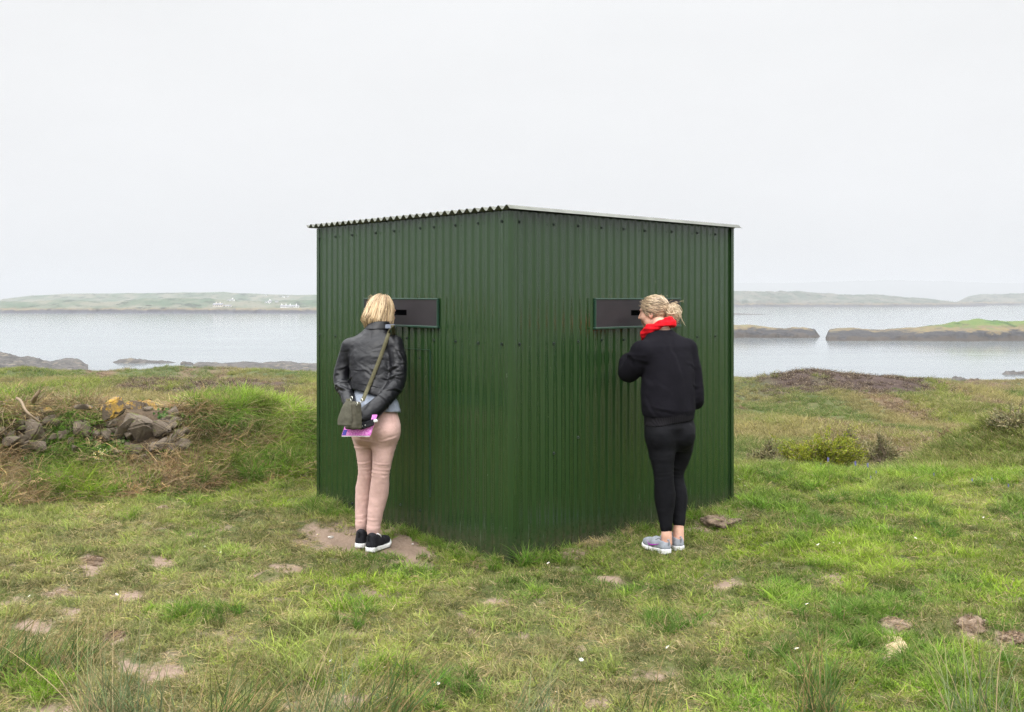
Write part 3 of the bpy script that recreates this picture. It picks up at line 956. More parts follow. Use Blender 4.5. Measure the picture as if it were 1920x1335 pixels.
# ---- short turf
turf = []
for k in range(5):
    turf.append(blade_mesh('turf', [blades(RG, 26, .021 + .005 * k, .040, .0036, 1.0, .5)], M_VEG))
for k in range(3):
    turf.append(blade_mesh('tall_turf', [blades(RG, 34, .046 + .012 * k, .040, .0040, .6, .5)], M_VEG))
for k in range(2):
    turf.append(blade_mesh('straw', [blades(RG, 12, .034, .04, .0028, 2.2, .7), twigs(RG, 4, .035, .03, .0022, .15, 1)], M_VEG))
N = 60000
Yg = 3.3 + (10.6 - 3.3) * RG.random(N) ** .95
U = (RG.random(N) * 2 - 1) * .66
X = U * Yg
keep = ~in_shed(X, Yg, .01)
u_, v_ = ridge_uv(X, Yg)
keep &= ~((v_ > .25) & (u_ > -4) & (u_ < 4.6) & (X < 0.3))
so = soil(X, Yg)
keep &= RG.random(N) > so * 1.08
X, Yg, so = X[keep], Yg[keep], so[keep]
N = len(X)
n1 = fbm2(X * 1.1, Yg * 1.1, 4, 101); n2 = fbm2(X * .5 + 9, Yg * .5, 3, 103); n3 = fbm2(X * 3.2, Yg * 3.2, 3, 105)
rgt = ss(-.5, 2.5, X) * ss(4.5, 7.5, Yg)
lft = ss(-1.0, -2.5, X) * ss(6.3, 7.6, Yg)
f_l = np.clip(ss(-.15, .35, n1 + .25 * rgt + .15 * lft) , 0, 1)
tint = mixc(OLIVE, LIME, f_l)
tint = lerp3(tint, GREEN, ss(-.05, .3, n3) * .8)
mid = np.exp(-((X / 1.9) ** 2)) * ss(3.5, 4.8, Yg)
dry = np.clip(ss(.0, .4, n2 + .36 * mid - .18 * rgt) + .45 * ss(.15, .5, fbm2(X * 5, Yg * 5, 3, 107)), 0, 1)
tint = lerp3(tint, STRAW * .85, .38 * dry)
hf = fbm2(X * 7, Yg * 7, 3, 109)
tint *= ((0.80 + .4 * RG.random(N)) * (.97 + 1.0 * hf))[:, None]  # tuft-scale highlights and shadows painted into the tint
tint = lerp3(tint, LIME * 1.1, ss(.15, .5, hf) * .5)  # lime put in for the highlights on the turf
tall = ss(.22, .48, n3 + .5 * n1 + .18 * rgt) + .25 * ss(8.2, 9.6, Yg)
r = RG.random(N)
ix = RG.integers(0, 5, N)
ix = np.where(r < tall * .40, RG.integers(5, 8, N), ix)
ix = np.where((RG.random(N) < .05 + .18 * dry + .5 * so), RG.integers(8, 10, N), ix)
straw_i = ix >= 8
tint[straw_i] = STRAW[None] * (.7 + .6 * RG.random(straw_i.sum()))[:, None]
scl = (.7 + .6 * RG.random(N)) * (.92 + .055 * (Yg - 4)) * (1 - .4 * so) * (1 + .5 * hf)
rot = np.stack([RG.normal(0, .18, N), RG.normal(0, .18, N), RG.random(N) * 6.28], -1)
scatter('grass', 'short patchy green and straw coloured turf around the shed', np.stack([X, Yg, H(X, Yg)], -1), rot, scl, ix, tint, turf)

# ---- longer grass: skirting the shed, the turf edge and scattered tussocks
long_g = []
for k in range(4):
    long_g.append(blade_mesh('long_grass', [blades(RG, 46, .085 + .014 * k, .045, .0046, .55, .55, 4)], M_VEG))
for k in range(2):
    long_g.append(blade_mesh('dry_long_grass', [blades(RG, 30, .10, .05, .0036, .9, .6, 4), twigs(RG, 10, .09, .04, .003, .3, 2)], M_DEAD))
pts, tn, sc_, ii = [], [], [], []
def add_long(x, y, s, t, k=None):
    pts.append((x, y, Hs(x, y))); sc_.append(s); tn.append(t); ii.append(RG.integers(0, 4) if k is None else k)
for which, d, nn, L in (('L', DL, nL, LL), ('R', DR, nR, LR)):
    for i in range(170):
        s = RG.random() * L
        o_ = abs(RG.normal(.02, .06)) + .018
        q = SH_C + d * s + nn * o_
        if soil(np.array([q.x]), np.array([q.y]))[0] > .45 and RG.random() < .85: continue
        col = GREEN * (1 - .5 * RG.random()) + LIME * .5 * RG.random()
        if which == 'R' and .5 < s < 1.1 or RG.random() < .22: add_long(q.x, q.y, .35 + .5 * RG.random(), STRAW * (.6 + .5 * RG.random()), RG.integers(4, 6))
        else: add_long(q.x, q.y, .38 + .5 * RG.random() + (.25 if which == 'R' and s < .5 else 0), col)
tus = [(1180, 1002, 10), (1080, 1020, 12), (1040, 1030, 10), (1440, 905, 9), (1460, 900, 9), (1700, 890, 14), (1740, 895, 14), (1650, 935, 8), (1760, 1000, 8), (1480, 950, 8), (1560, 940, 8),
       (1620, 1210, 6), (1700, 1238, 7), (1740, 1215, 5), (1660, 1235, 6), (660, 1140, 7), (650, 1165, 6), (960, 1040, 8), (890, 1030, 8), (740, 1005, 5), (625, 965, 12), (650, 970, 8),
       (330, 1160, 12), (370, 1150, 12), (400, 1170, 10), (270, 965, 9), (110, 945, 10), (190, 935, 12), (440, 915, 8), (540, 895, 10), (590, 880, 10), (350, 925, 9), (1580, 1270, 10), (60, 1290, 14), (30, 1260, 12), (1830, 1250, 8), (1240, 1170, 8), (1290, 1180, 8), (830, 1290, 10), (700, 1250, 8), (1560, 1160, 6), (1500, 1225, 8)]
for px, py, n in tus:
    c = G(px, py)
    col = DEEP * .4 + GREEN * .6 if RG.random() < .6 else LIME * .5 + GREEN * .5
    for i in range(n):
        x = c.x + RG.normal(0, .09); y = c.y + RG.normal(0, .07)
        if in_shed(np.array([x]), np.array([y]), .02)[0]: continue
        add_long(x, y, .45 + .5 * RG.random(), col * (.8 + .5 * RG.random()))
# fringe where the turf ends on the right
for i in range(520):
    x = .9 + RG.random() * 5.6; y = 8.6 + RG.random() * 1.5 + .35 * math.sin(x * 1.7)
    if in_shed(np.array([x]), np.array([y]), .04)[0]: continue
    f = RG.random()
    add_long(x, y, .5 + .55 * RG.random(), (LIME * .65 + GREEN * .35) * (.75 + .5 * f), None if RG.random() < .85 else RG.integers(4, 6))
n = len(pts)
scatter('long_grass', 'longer grass tufts at the shed foot and turf edge', pts, np.stack([RG.normal(0, .15, n), RG.normal(0, .15, n), RG.random(n) * 6.28], -1), np.array(sc_), np.array(ii), np.array(tn), long_g)

# ---- bank over the old wall: hanging grass, dead stalks
bank = []
for k in range(3):
    bank.append(blade_mesh('hanging_grass', [blades(RG, 44, .17 + .02 * k, .06, .0050, .9, .8, 4, bias=(0, -.35), droop=.35)], M_VEG))
for k in range(3):
    bank.append(blade_mesh('dead_tangle', [twigs(RG, 26, .13, .07, .0050, .45, 3)], M_DEAD))
for k in range(2):
    bank.append(blade_mesh('bank_leaves', [leafball(RG, 40, .07, .05, .028, 1.1)], M_VEG))
for k in range(2):
    bank.append(blade_mesh('upright_grass', [blades(RG, 50, .17 + .03 * k, .06, .0050, .5, .6, 4)], M_VEG))
N = 12500
u = -1.6 + RG.random(N) * 6.4; v = -.22 + RG.random(N) * 2.0
X = A0[0] + RT[0] * u + RN[0] * v; Yb = A0[1] + RT[1] * u + RN[1] * v
Zb = H(X, Yb)
px = CX + F_PX * X / Yb; py = HOR + F_PX * (HC - Zb) / Yb
keep = ~in_shed(X, Yb, .05) & (px < 640)
def stone_zone(px, py):
    a = np.exp(-(((px - 262) / 82) ** 4 + ((py - 804) / 68) ** 4))
    b = np.exp(-(((px - 60) / 48) ** 4 + ((py - 816) / 38) ** 4))
    c_ = np.exp(-(((px - 22) / 14) ** 4 + ((py - 822) / 12) ** 4)) + .8 * np.exp(-(((px - 150) / 16) ** 4 + ((py - 804) / 14) ** 4))
    return np.clip(a + b + c_, 0, 1)
keep &= RG.random(N) > stone_zone(px, py) * 1.1
keep &= (RG.random(N) < .5 + .5 * ss(1.3, .6, v))
X, Yb, Zb, px, py, u, v = [q[keep] for q in (X, Yb, Zb, px, py, u, v)]
N = len(X)
n1 = fbm2(u * 1.6, v * 2.5, 3, 121); n2 = fbm2(u * 3, v * 4, 3, 123)
# share of dead growth, following the photo: straw crest on the left, brown tangle right of the stones, green at far right crest
deadw = .46 + 1.0 * n1
deadw += .55 * np.exp(-(((px - 90) / 110) ** 2 + ((py - 760) / 22) ** 2))
deadw += .55 * np.exp(-(((px - 430) / 120) ** 2 + ((py - 835) / 35) ** 2)) + .6 * np.exp(-(((px - 310) / 80) ** 2 + ((py - 880) / 28) ** 2)) + .5 * np.exp(-(((px - 40) / 60) ** 2 + ((py - 915) / 22) ** 2))
deadw -= .9 * np.exp(-(((px - 500) / 110) ** 2 + ((py - 752) / 22) ** 2)) + .5 * np.exp(-(((px - 130) / 80) ** 2 + ((py - 850) / 30) ** 2)) + .5 * np.exp(-(((px - 560) / 40) ** 2 + ((py - 800) / 50) ** 2))
deadw = np.clip(deadw, 0.05, .95)
r = RG.random(N)
isd = r < deadw
ix = np.where(isd, RG.integers(3, 6, N), RG.integers(0, 3, N))
lv = (~isd) & (RG.random(N) < .30 * (px < 340) + .12)
ix[lv] = RG.integers(6, 8, lv.sum())
upr = (~isd) & (~lv) & ((py < 775) | (v < .1)) & (RG.random(N) < .7)
ix[upr] = RG.integers(8, 10, upr.sum())
hd = isd & (RG.random(N) < .35); ix[hd] = RG.integers(0, 3, hd.sum())
tint = mixc(GREEN * .8, LIME, np.clip(.4 + n2, 0, 1))
tint = lerp3(tint, LIME * 1.05, np.exp(-(((px - 500) / 120) ** 2 + ((py - 755) / 30) ** 2)) * .6)
tint[lv] = DEEP * .7 + GREEN * .5
crestd = np.clip((800 - py) / 60, 0, 1)
dc = mixc(BROWN, STRAW * .85, np.clip(.35 + .6 * n2 + .5 * crestd, 0, 1))
tint = np.where(isd[:, None], dc, tint) * ((.75 + .5 * RG.random(N)) * (1 + .8 * fbm2(u * 5, v * 7, 2, 127)))[:, None] * 1.12
scl = (.55 + .6 * RG.random(N)) * np.where(ix < 3, .85, 1.0)
yawb = math.atan2(-RT[0], RT[1]) * 0
rot = np.stack([RG.normal(.35, .3, N) * (v < .7), RG.normal(0, .25, N), RG.normal(math.atan2(RT[1], RT[0]), .9, N)], -1)
tw = ix >= 3
rot[tw, 2] = RG.random(tw.sum()) * 6.28
scatter('bank_vegetation', 'hanging grass and dead brown stalks over the old stone wall', np.stack([X, Yb, Zb + .01], -1), rot, scl, ix, tint, bank)

# ---- heath down to the shore
heath = []
for k in range(4):
    heath.append(blade_mesh('heath_grass', [blades(RG, 60, .11, .085, .0075, .8, .5, 2)], M_VEG))
for k in range(3):
    heath.append(blade_mesh('heath_leaves', [leafball(RG, 110, .12, .08, .022, 1.5)], M_VEG))
for k in range(3):
    heath.append(blade_mesh('heath_twigs', [twigs(RG, 46, .09, .065, .006, .7, 3), leafball(RG, 30, .1, .06, .016, 1.5)], M_DEAD))
N = 80000
Yh = np.exp(np.log(9.6) + RG.random(N) ** 1.25 * (math.log(280) - math.log(9.6)))
U = (RG.random(N) * 2 - 1) * .68
X = U * Yh
keep = ~in_shed(X, Yh, .1)
u_, v_ = ridge_uv(X, Yh)
keep &= ~((v_ < 1.4) & (u_ < 4.6) & (X < .3))
Zh = H(X, Yh)
keep &= Zh > SEA + 2.4
X, Yh, Zh = X[keep], Yh[keep], Zh[keep]; N = len(X)
br, dk = cover(X, Yh)
L1 = 1.1 + Yh * .035
n1 = fbm2(X / L1, Yh / (L1 * 2), 3, 131); n2 = fbm2(X / (L1 * 3), Yh / (L1 * 6), 3, 133)
lft = (X / Yh < -.15) & (Yh > 22) & (Yh < 110)
lime = np.clip(ss(.0, .4, n1) * .7 + .55 * lft * ss(-.1, .3, n2), 0, 1)
HG = np.array((.085, .125, .024)); HY = np.array((.175, .175, .050))
tint = mixc(HG, HY, np.clip(.45 + n1 * .8 + n2 * .5, 0, 1))
tint = lerp3(tint, LIME, lime * .7)
n3 = fbm2(X / (L1 * 1.5) + 5, Yh / (L1 * 2.5), 3, 135)
tint = lerp3(tint, DEEP * np.array((1.5, 1.2, 1.5)), ss(.0, .35, -n1) * .6)
tint = lerp3(tint, np.array((.20, .16, .075)), ss(.05, .4, n3) * .7)
HB = np.array((.120, .080, .050)); HD = np.array((.046, .029, .024))
r = RG.random(N)
isb = r < br * .75; isk = RG.random(N) < dk
ix = np.where(RG.random(N) < .72, RG.integers(0, 4, N), RG.integers(4, 7, N))
ix = np.where(isb | isk, RG.integers(7, 10, N), ix)
tint = np.where(isb[:, None], HB[None] * (.7 + .9 * RG.random(N))[:, None], tint)
tint = np.where(isk[:, None], HD[None] * (.7 + .8 * RG.random(N))[:, None], tint)
tint *= (.82 + .36 * RG.random(N))[:, None]
scl = (Yh / 9.5) ** .62 * (.6 + .55 * RG.random(N)) * np.where(ix >= 4, .8, 1.0) * (1 + .5 * n1)
rot = np.stack([RG.normal(0, .12, N), RG.normal(0, .12, N), RG.random(N) * 6.28], -1)
scatter('heath_vegetation', 'rough heath of grass, heather and dead bracken falling to the sea', np.stack([X, Yh, Zh - .01], -1), rot, scl, ix, tint, heath)
# ------------------------------------------------------------------ people: implicit surfaces meshed with surface nets
def nrm(v):
    v = np.asarray(v, dtype=float)
    return v / (np.linalg.norm(v) + 1e-12)

class Field:
    def __init__(s, lo, hi, h):
        s.lo = np.array(lo, dtype=float); s.h = h
        s.n = np.ceil((np.array(hi) - s.lo) / h).astype(int) + 1
        s.F = np.full(s.n, .4, dtype=np.float32)
    def block(s, lo, hi):
        a = np.clip(np.floor((np.array(lo) - s.lo) / s.h).astype(int), 0, s.n)
        b = np.clip(np.ceil((np.array(hi) - s.lo) / s.h).astype(int) + 1, 0, s.n)
        sl = tuple(slice(i, j) for i, j in zip(a, b))
        g = [s.lo[k] + s.h * np.arange(a[k], b[k]) for k in range(3)]
        Pg = np.stack(np.meshgrid(*g, indexing='ij'), -1)
        return sl, Pg
    def add(s, fn, lo, hi, k=.01, sub=False):
        pad = k + 3 * s.h
        sl, Pg = s.block(np.array(lo) - pad, np.array(hi) + pad)
        if Pg.size == 0: return
        d = fn(Pg)
        a = s.F[sl]
        if sub:
            hh = np.maximum(k - np.abs(-d - a), 0) / max(k, 1e-6)
            s.F[sl] = np.maximum(a, -d) + hh * hh * k / 4
        else:
            hh = np.maximum(k - np.abs(d - a), 0) / max(k, 1e-6)
            s.F[sl] = np.minimum(a, d) - hh * hh * k / 4
    def cone(s, a, b, ra, rb, k=.01):
        a = np.array(a, dtype=float); b = np.array(b, dtype=float)
        r = max(ra, rb)
        def fn(p):
            ab = b - a
            t = np.clip(((p - a) @ ab) / (ab @ ab), 0, 1)
            return np.linalg.norm(p - a - t[..., None] * ab, axis=-1) - (ra + (rb - ra) * t)
        s.add(fn, np.minimum(a, b) - r, np.maximum(a, b) + r, k)
    def chain(s, pts, k=.01):
        """pts: [(point, r), ...]"""
        for (a, ra), (b, rb) in zip(pts[:-1], pts[1:]):
            s.cone(a, b, ra, rb, k)
    def limb(s, pts, k=.01, sub=5):
        """chain through a smooth curve of centres and radii"""
        A_ = np.array([[*p, r] for p, r in pts], dtype=float)
        t = np.concatenate([[0], np.cumsum(np.linalg.norm(np.diff(A_[:, :3], axis=0), axis=1))])
        m = np.gradient(A_, t, axis=0)
        out_ = []
        for i in range(len(A_) - 1):
            h = t[i + 1] - t[i]
            for u in np.linspace(0, 1, sub, endpoint=False):
                out_.append((2 * u ** 3 - 3 * u ** 2 + 1) * A_[i] + (u ** 3 - 2 * u ** 2 + u) * h * m[i] + (-2 * u ** 3 + 3 * u ** 2) * A_[i + 1] + (u ** 3 - u ** 2) * h * m[i + 1])
        out_.append(A_[-1])
        # plain union inside the limb, smooth join to what is already there
        keep = s.F; s.F = np.full_like(keep, .4)
        for a, b in zip(out_[:-1], out_[1:]): s.cone(a[:3], b[:3], a[3], b[3], .004)
        d = s.F
        hh = np.maximum(k - np.abs(d - keep), 0) / k
        s.F = np.minimum(keep, d) - hh * hh * k / 4
    def ell(s, c, rad, M=None, k=.01, sub=False):
        c = np.array(c, dtype=float); rad = np.array(rad, dtype=float)
        M = np.eye(3) if M is None else np.array(M)      # rows: local axes
        R_ = rad.max()
        def fn(p):
            q = (p - c) @ M.T
            k0 = np.linalg.norm(q / rad, axis=-1); k1 = np.linalg.norm(q / (rad * rad), axis=-1)
            return k0 * (k0 - 1) / (k1 + 1e-9)
        s.add(fn, c - R_, c + R_, k, sub)
    def loft(s, st, k=.02, expo=2.0, cap=None):
        """st: [(z, cx, cy, half width, half depth, yaw)], any order of z; elliptical sections"""
        st = sorted(st); A = np.array(st, dtype=float)
        z0, z1 = A[0, 0], A[-1, 0]
        r = A[:, 3].max()
        def fn(p):
            z = p[..., 2]
            it = [np.interp(z, A[:, 0], A[:, i]) for i in range(1, 6)]
            dx = p[..., 0] - it[0]; dy = p[..., 1] - it[1]
            c_, s_ = np.cos(it[4]), np.sin(it[4])
            lx = dx * c_ - dy * s_; ly = dx * s_ + dy * c_      # yaw turns to the right (clockwise from above)
            q = (np.abs(lx / it[2]) ** expo + np.abs(ly / it[3]) ** expo) ** (1 / expo)
            d = (q - 1) * np.minimum(it[2], it[3])
            e = np.maximum(z0 - z, z - z1)
            return np.maximum(d, e)
        s.add(fn, (A[:, 1].min() - r, A[:, 2].min() - r, z0), (A[:, 1].max() + r, A[:, 2].max() + r, z1), k)
    def cut(s, point, normal):
        """remove everything on the side the normal points to"""
        g = [s.lo[k] + s.h * np.arange(s.n[k]) for k in range(3)]
        d = ((g[0] - point[0]) * normal[0])[:, None, None] + ((g[1] - point[1]) * normal[1])[None, :, None] + ((g[2] - point[2]) * normal[2])[None, None, :]
        s.F = np.maximum(s.F, d.astype(np.float32))
    def mesh(s):
        F = s.F; S = F < 0
        n = np.array(F.shape) - 1
        cnt = np.zeros(n, np.int8)
        cor = [(i, j, k) for i in (0, 1) for j in (0, 1) for k in (0, 1)]
        sl = lambda c: tuple(slice(c[a], c[a] + n[a]) for a in range(3))
        for c in cor: cnt += S[sl(c)]
        act = (cnt > 0) & (cnt < 8)
        I = np.argwhere(act)
        vid = np.full(n, -1, np.int64); vid[act] = np.arange(len(I))
        acc = np.zeros((len(I), 3)); num = np.zeros(len(I))
        for a in range(3):
            for c in cor:
                if c[a]: continue
                c2 = list(c); c2[a] = 1
                f0 = F[I[:, 0] + c[0], I[:, 1] + c[1], I[:, 2] + c[2]]; f1 = F[I[:, 0] + c2[0], I[:, 1] + c2[1], I[:, 2] + c2[2]]
                x = (f0 < 0) != (f1 < 0)
                t = np.where(x, f0 / (f0 - f1 + 1e-12), 0)
                pos = np.tile(np.array(c, float), (len(I), 1)); pos[:, a] += t
                acc[x] += pos[x]; num[x] += 1
        V = s.lo + s.h * (I + acc / num[:, None])
        Q = []
        for a in range(3):
            b, c = (a + 1) % 3, (a + 2) % 3
            A_ = [slice(None)] * 3; B_ = [slice(None)] * 3
            A_[a] = slice(0, -1); B_[a] = slice(1, None)
            x = S[tuple(A_)] != S[tuple(B_)]
            E = np.argwhere(x)
            E = E[(E[:, b] > 0) & (E[:, c] > 0) & (E[:, b] < F.shape[b] - 1) & (E[:, c] < F.shape[c] - 1)]
            def cell(db, dc):
                q = E.copy(); q[:, b] += db; q[:, c] += dc
                return vid[q[:, 0], q[:, 1], q[:, 2]]
            q4 = np.stack([cell(-1, -1), cell(0, -1), cell(0, 0), cell(-1, 0)], -1)
            ins = S[E[:, 0], E[:, 1], E[:, 2]]
            q4 = np.where(ins[:, None], q4, q4[:, ::-1])
            Q.append(q4)
        Q = np.concatenate(Q); Q = Q[(Q >= 0).all(1)]
        return V, Q

def vnormals(V, Q):
    a, b, c, d = V[Q[:, 0]], V[Q[:, 1]], V[Q[:, 2]], V[Q[:, 3]]
    fn = np.cross(c - a, d - b)
    N_ = np.zeros_like(V)
    for i in range(4): np.add.at(N_, Q[:, i], fn)
    return N_ / (np.linalg.norm(N_, axis=1, keepdims=True) + 1e-12)

def relax(V, Q, it=2, f=.5):
    for _ in range(it):
        S_ = np.zeros_like(V); C_ = np.zeros(len(V))
        for i in range(4):
            j = (i + 1) % 4
            np.add.at(S_, Q[:, i], V[Q[:, j]]); np.add.at(C_, Q[:, i], 1)
            np.add.at(S_, Q[:, j], V[Q[:, i]]); np.add.at(C_, Q[:, j], 1)
        V = V * (1 - f) + f * S_ / C_[:, None]
    return V

def creases(V, N_, cr):
    """cr: [(point, axis, width, reach, amp)]: folds ringing a limb where it is cut by a wobbling plane"""
    disp = np.zeros(len(V))
    for i, (p, ax, w_, rch, amp) in enumerate(cr):
        d = V - np.array(p)
        wob = .8 * w_ * vn3(V * (1.0 / (w_ * 5.0)), 300 + i)
        t = d @ nrm(ax) + wob
        g = np.exp(-(t / w_) ** 2) - .75 * np.exp(-((t - 1.6 * w_) / (w_ * .8)) ** 2)
        patch = ss(-.35, .45, vn3(V * (.45 / rch) * np.array((2.2, 2.2, .6)), 700 + i * 3))
        disp += amp * g * patch * np.exp(-(np.linalg.norm(d, axis=1) / rch) ** 4)
    return disp

def finish(name, fld, mat, parent, org, disp=None, rel=2):
    V, Q = fld.mesh()
    V = relax(V, Q, rel)
    N_ = vnormals(V, Q)
    if disp is not None:
        V = V + N_ * disp(V, N_)[:, None]
    me = mesh_np(name, V - np.array(org), Q)
    return link(name, me, mat, parent, smooth=True), V, Q

def hand(fld, wrist, d, up, side, sz=1.0, curl=.5, thumb=1, k=.006):
    """wrist point, d: along the hand, up: back-of-hand direction, side: towards the thumb"""
    d, up, side = nrm(d), nrm(up), nrm(side)
    wv = np.array(wrist)
    pc = wv + d * .045 * sz
    fld.cone(wv, pc, .024 * sz, .022 * sz, .012)
    for o_ in (-.026, -.009, .009, .026):
        fld.cone(wv + d * .02 * sz + side * o_ * .6 * sz, wv + d * .085 * sz + side * o_ * sz, .014 * sz, .012 * sz, .012)
    L = (.062, .072, .076, .068)
    for o_, ln in zip((-.028, -.0095, .0095, .028), L):
        p = wv + d * .088 * sz + side * o_ * sz
        dd = d.copy(); seg = ln * sz * .4
        for j in range(3):
            c, s_ = math.cos(curl * (.7 + .3 * j)), math.sin(curl * (.7 + .3 * j))
            dd = nrm(dd * c - up * s_)
            q = p + dd * seg
            fld.cone(p, q, (.0088 - .0008 * j) * sz, (.0082 - .0010 * j) * sz, .003)
            p = q; seg *= .8
    t0 = wv + d * .025 * sz + side * .022 * sz
    t1 = t0 + nrm(d * .6 + side * .8 - up * .25) * .04 * sz
    t2 = t1 + nrm(d * .9 + side * .25 - up * .45) * .032 * sz
    t3 = t2 + nrm(d * .9 - up * .5) * .024 * sz
    fld.cone(t0, t1, .014 * sz, .011 * sz, .008); fld.cone(t1, t2, .0105 * sz, .0095 * sz, .004); fld.cone(t2, t3, .0095 * sz, .0075 * sz, .004)

class Frame:
    def __init__(s, c, yaw, pitch=0.0, roll=0.0):
        """yaw clockwise from +Y seen from above; pitch > 0 looks down"""
        s.c = np.array(c, dtype=float)
        f = np.array((math.sin(yaw) * math.cos(pitch), math.cos(yaw) * math.cos(pitch), -math.sin(pitch)))
        r = np.array((math.cos(yaw), -math.sin(yaw), 0.0))
        u = np.cross(r, f)
        r2 = r * math.cos(roll) + u * math.sin(roll); u2 = np.cross(r2, f)
        s.r, s.f, s.u = r2, f, u2
        s.M = np.stack([s.r, s.f, s.u])
    def __call__(s, x, y, z):
        return s.c + s.r * x + s.f * y + s.u * z

def head(fld, H_):
    e = lambda c, r, k=.02, sub=False: fld.ell(H_(*c), r, H_.M, k, sub)
    e((0, -.014, .030), (.072, .092, .082))
    e((0, .030, -.040), (.056, .066, .070), .03)
    e((0, .068, -.098), (.024, .022, .020), .03)
    for s in (-1, 1):
        e((s * .036, .058, -.028), (.028, .030, .028), .02)
        e((s * .052, .020, -.070), (.018, .035, .026), .02)
    e((0, .076, .028), (.050, .020, .014), .018)
    for s in (-1, 1):
        e((s * .031, .100, .008), (.016, .018, .012), .012, True)
        e((s * .031, .078, .008), (.012, .012, .011), .003)
    fld.cone(H_(0, .092, .012), H_(0, .113, -.026), .0075, .0115, .012)
    for s in (-1, 1): e((s * .011, .100, -.031), (.008, .009, .007), .006)
    e((0, .092, -.056), (.022, .010, .006), .007); e((0, .090, -.067), (.020, .010, .006), .006)
    for s in (-1, 1):
        e((s * .074, -.006, -.008), (.008, .018, .030), .006)
        e((s * .079, -.004, -.004), (.006, .010, .018), .004, True)

def skin_mat():
    m = NM('skin')
    o = m.pos()
    c = m.mix(m.mr(m.noise(o, 14, 4, .6), .35, .65), (.50, .285, .205), (.62, .375, .285))
    c = m.mix(m.mr(m.noise(o, 5, 3), .52, .7), c, (.52, .24, .18))
    m.set(color=c, rough=.5, spec=.4)
    m.b.inputs['Subsurface Weight'].default_value = .12
    m.b.inputs['Subsurface Radius'].default_value = (.01, .004, .002)
    m.b.inputs['Subsurface Scale'].default_value = .5
    m.bump(m.noise(o, 420, 2), .12, .001)
    return m.m
M_SKIN = skin_mat()

def cloth(name, ca, cb, rough=.9, scale=26, weave=900, wb=.25, sheen=.0, fold=.0, spec=.2):
    m = NM(name)
    o = m.pos()
    c = m.mix(m.mr(m.noise(o, scale, 4, .6), .3, .7), ca, cb)
    m.set(color=c, rough=rough, spec=spec, sheen=sheen)
    n1 = m.noise(o, weave, 2)
    bp = None
    if fold:
        b0 = m.n('ShaderNodeBump'); b0.inputs['Strength'].default_value = fold; b0.inputs['Distance'].default_value = .012
        m.l(m.noise(m.map(o, (13, 13, 20)), 1.0, 4, .55, .6), b0.inputs['Height'])
        bp = b0.outputs[0]
    m.bump(n1, wb, .0012, bp)
    return m.m
M_LEATHER = cloth('black_leather', (.0036, .0036, .0048), (.0064, .0064, .0084), .37, 16, 380, .14, 0, .42, .24)
M_PINK = cloth('pink_denim', (.44, .285, .250), (.53, .350, .312), .88, 22, 700, .25, .05, .28)
M_JERSEY = cloth('grey_jersey', (.17, .19, .235), (.235, .26, .305), .95, 60, 700, .3)
M_COLLAR = cloth('collar_jersey', (.10, .11, .14), (.14, .155, .19), .95, 60, 700, .3, 0, 0, .05)
M_SWEAT = cloth('black_sweatshirt', (.0040, .0036, .0054), (.0068, .0062, .0088), .95, 10, 700, .25, .0, .35, .08)
M_RIB = cloth('black_rib', (.0058, .0052, .0064), (.0085, .0078, .0090), .95, 30, 500, .4, 0, 0, .08)
M_JEANS = cloth('black_jeans', (.0022, .0022, .0030), (.0046, .0046, .0064), .8, 16, 800, .25, 0, .45, .12)
M_SCARF = cloth('red_scarf', (.46, .006, .011), (.60, .010, .018), .95, 30, 420, .5, 0, .5, .08)
M_SOLE = plain('white_sole', (.66, .66, .65), .6, .1, 40)
M_TREAD = plain('sole_tread', (.03, .03, .032), .8, .1)
M_SHOEK = cloth('black_knit', (.0075, .0075, .0095), (.017, .017, .021), .85, 60, 600, .5)
M_SHOEG = cloth('grey_mesh', (.20, .215, .245), (.29, .305, .335), .85, 50, 500, .5)
M_PURPLE = plain('purple_mark', (.33, .018, .36), .5, .08)
M_CANVAS = cloth('olive_canvas', (.046, .043, .030), (.075, .069, .050), .9, 40, 500, .45, 0, .3)
M_FLAP = cloth('olive_flap_canvas', (.062, .059, .043), (.098, .093, .070), .9, 40, 500, .45, 0, .3)
M_STRAP = cloth('olive_webbing', (.062, .056, .030), (.090, .082, .046), .9, 60, 600, .5)
M_METAL = plain('buckle_metal', (.55, .54, .50), .3, .1, 40, metal=.9)

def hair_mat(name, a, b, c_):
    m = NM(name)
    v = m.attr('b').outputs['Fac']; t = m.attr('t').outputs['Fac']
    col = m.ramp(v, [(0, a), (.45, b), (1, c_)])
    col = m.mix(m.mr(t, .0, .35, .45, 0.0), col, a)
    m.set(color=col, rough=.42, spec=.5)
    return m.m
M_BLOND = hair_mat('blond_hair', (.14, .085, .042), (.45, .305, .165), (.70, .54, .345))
M_BLOND2 = hair_mat('ash_blond_hair', (.115, .080, .050), (.38, .275, .175), (.68, .54, .37))

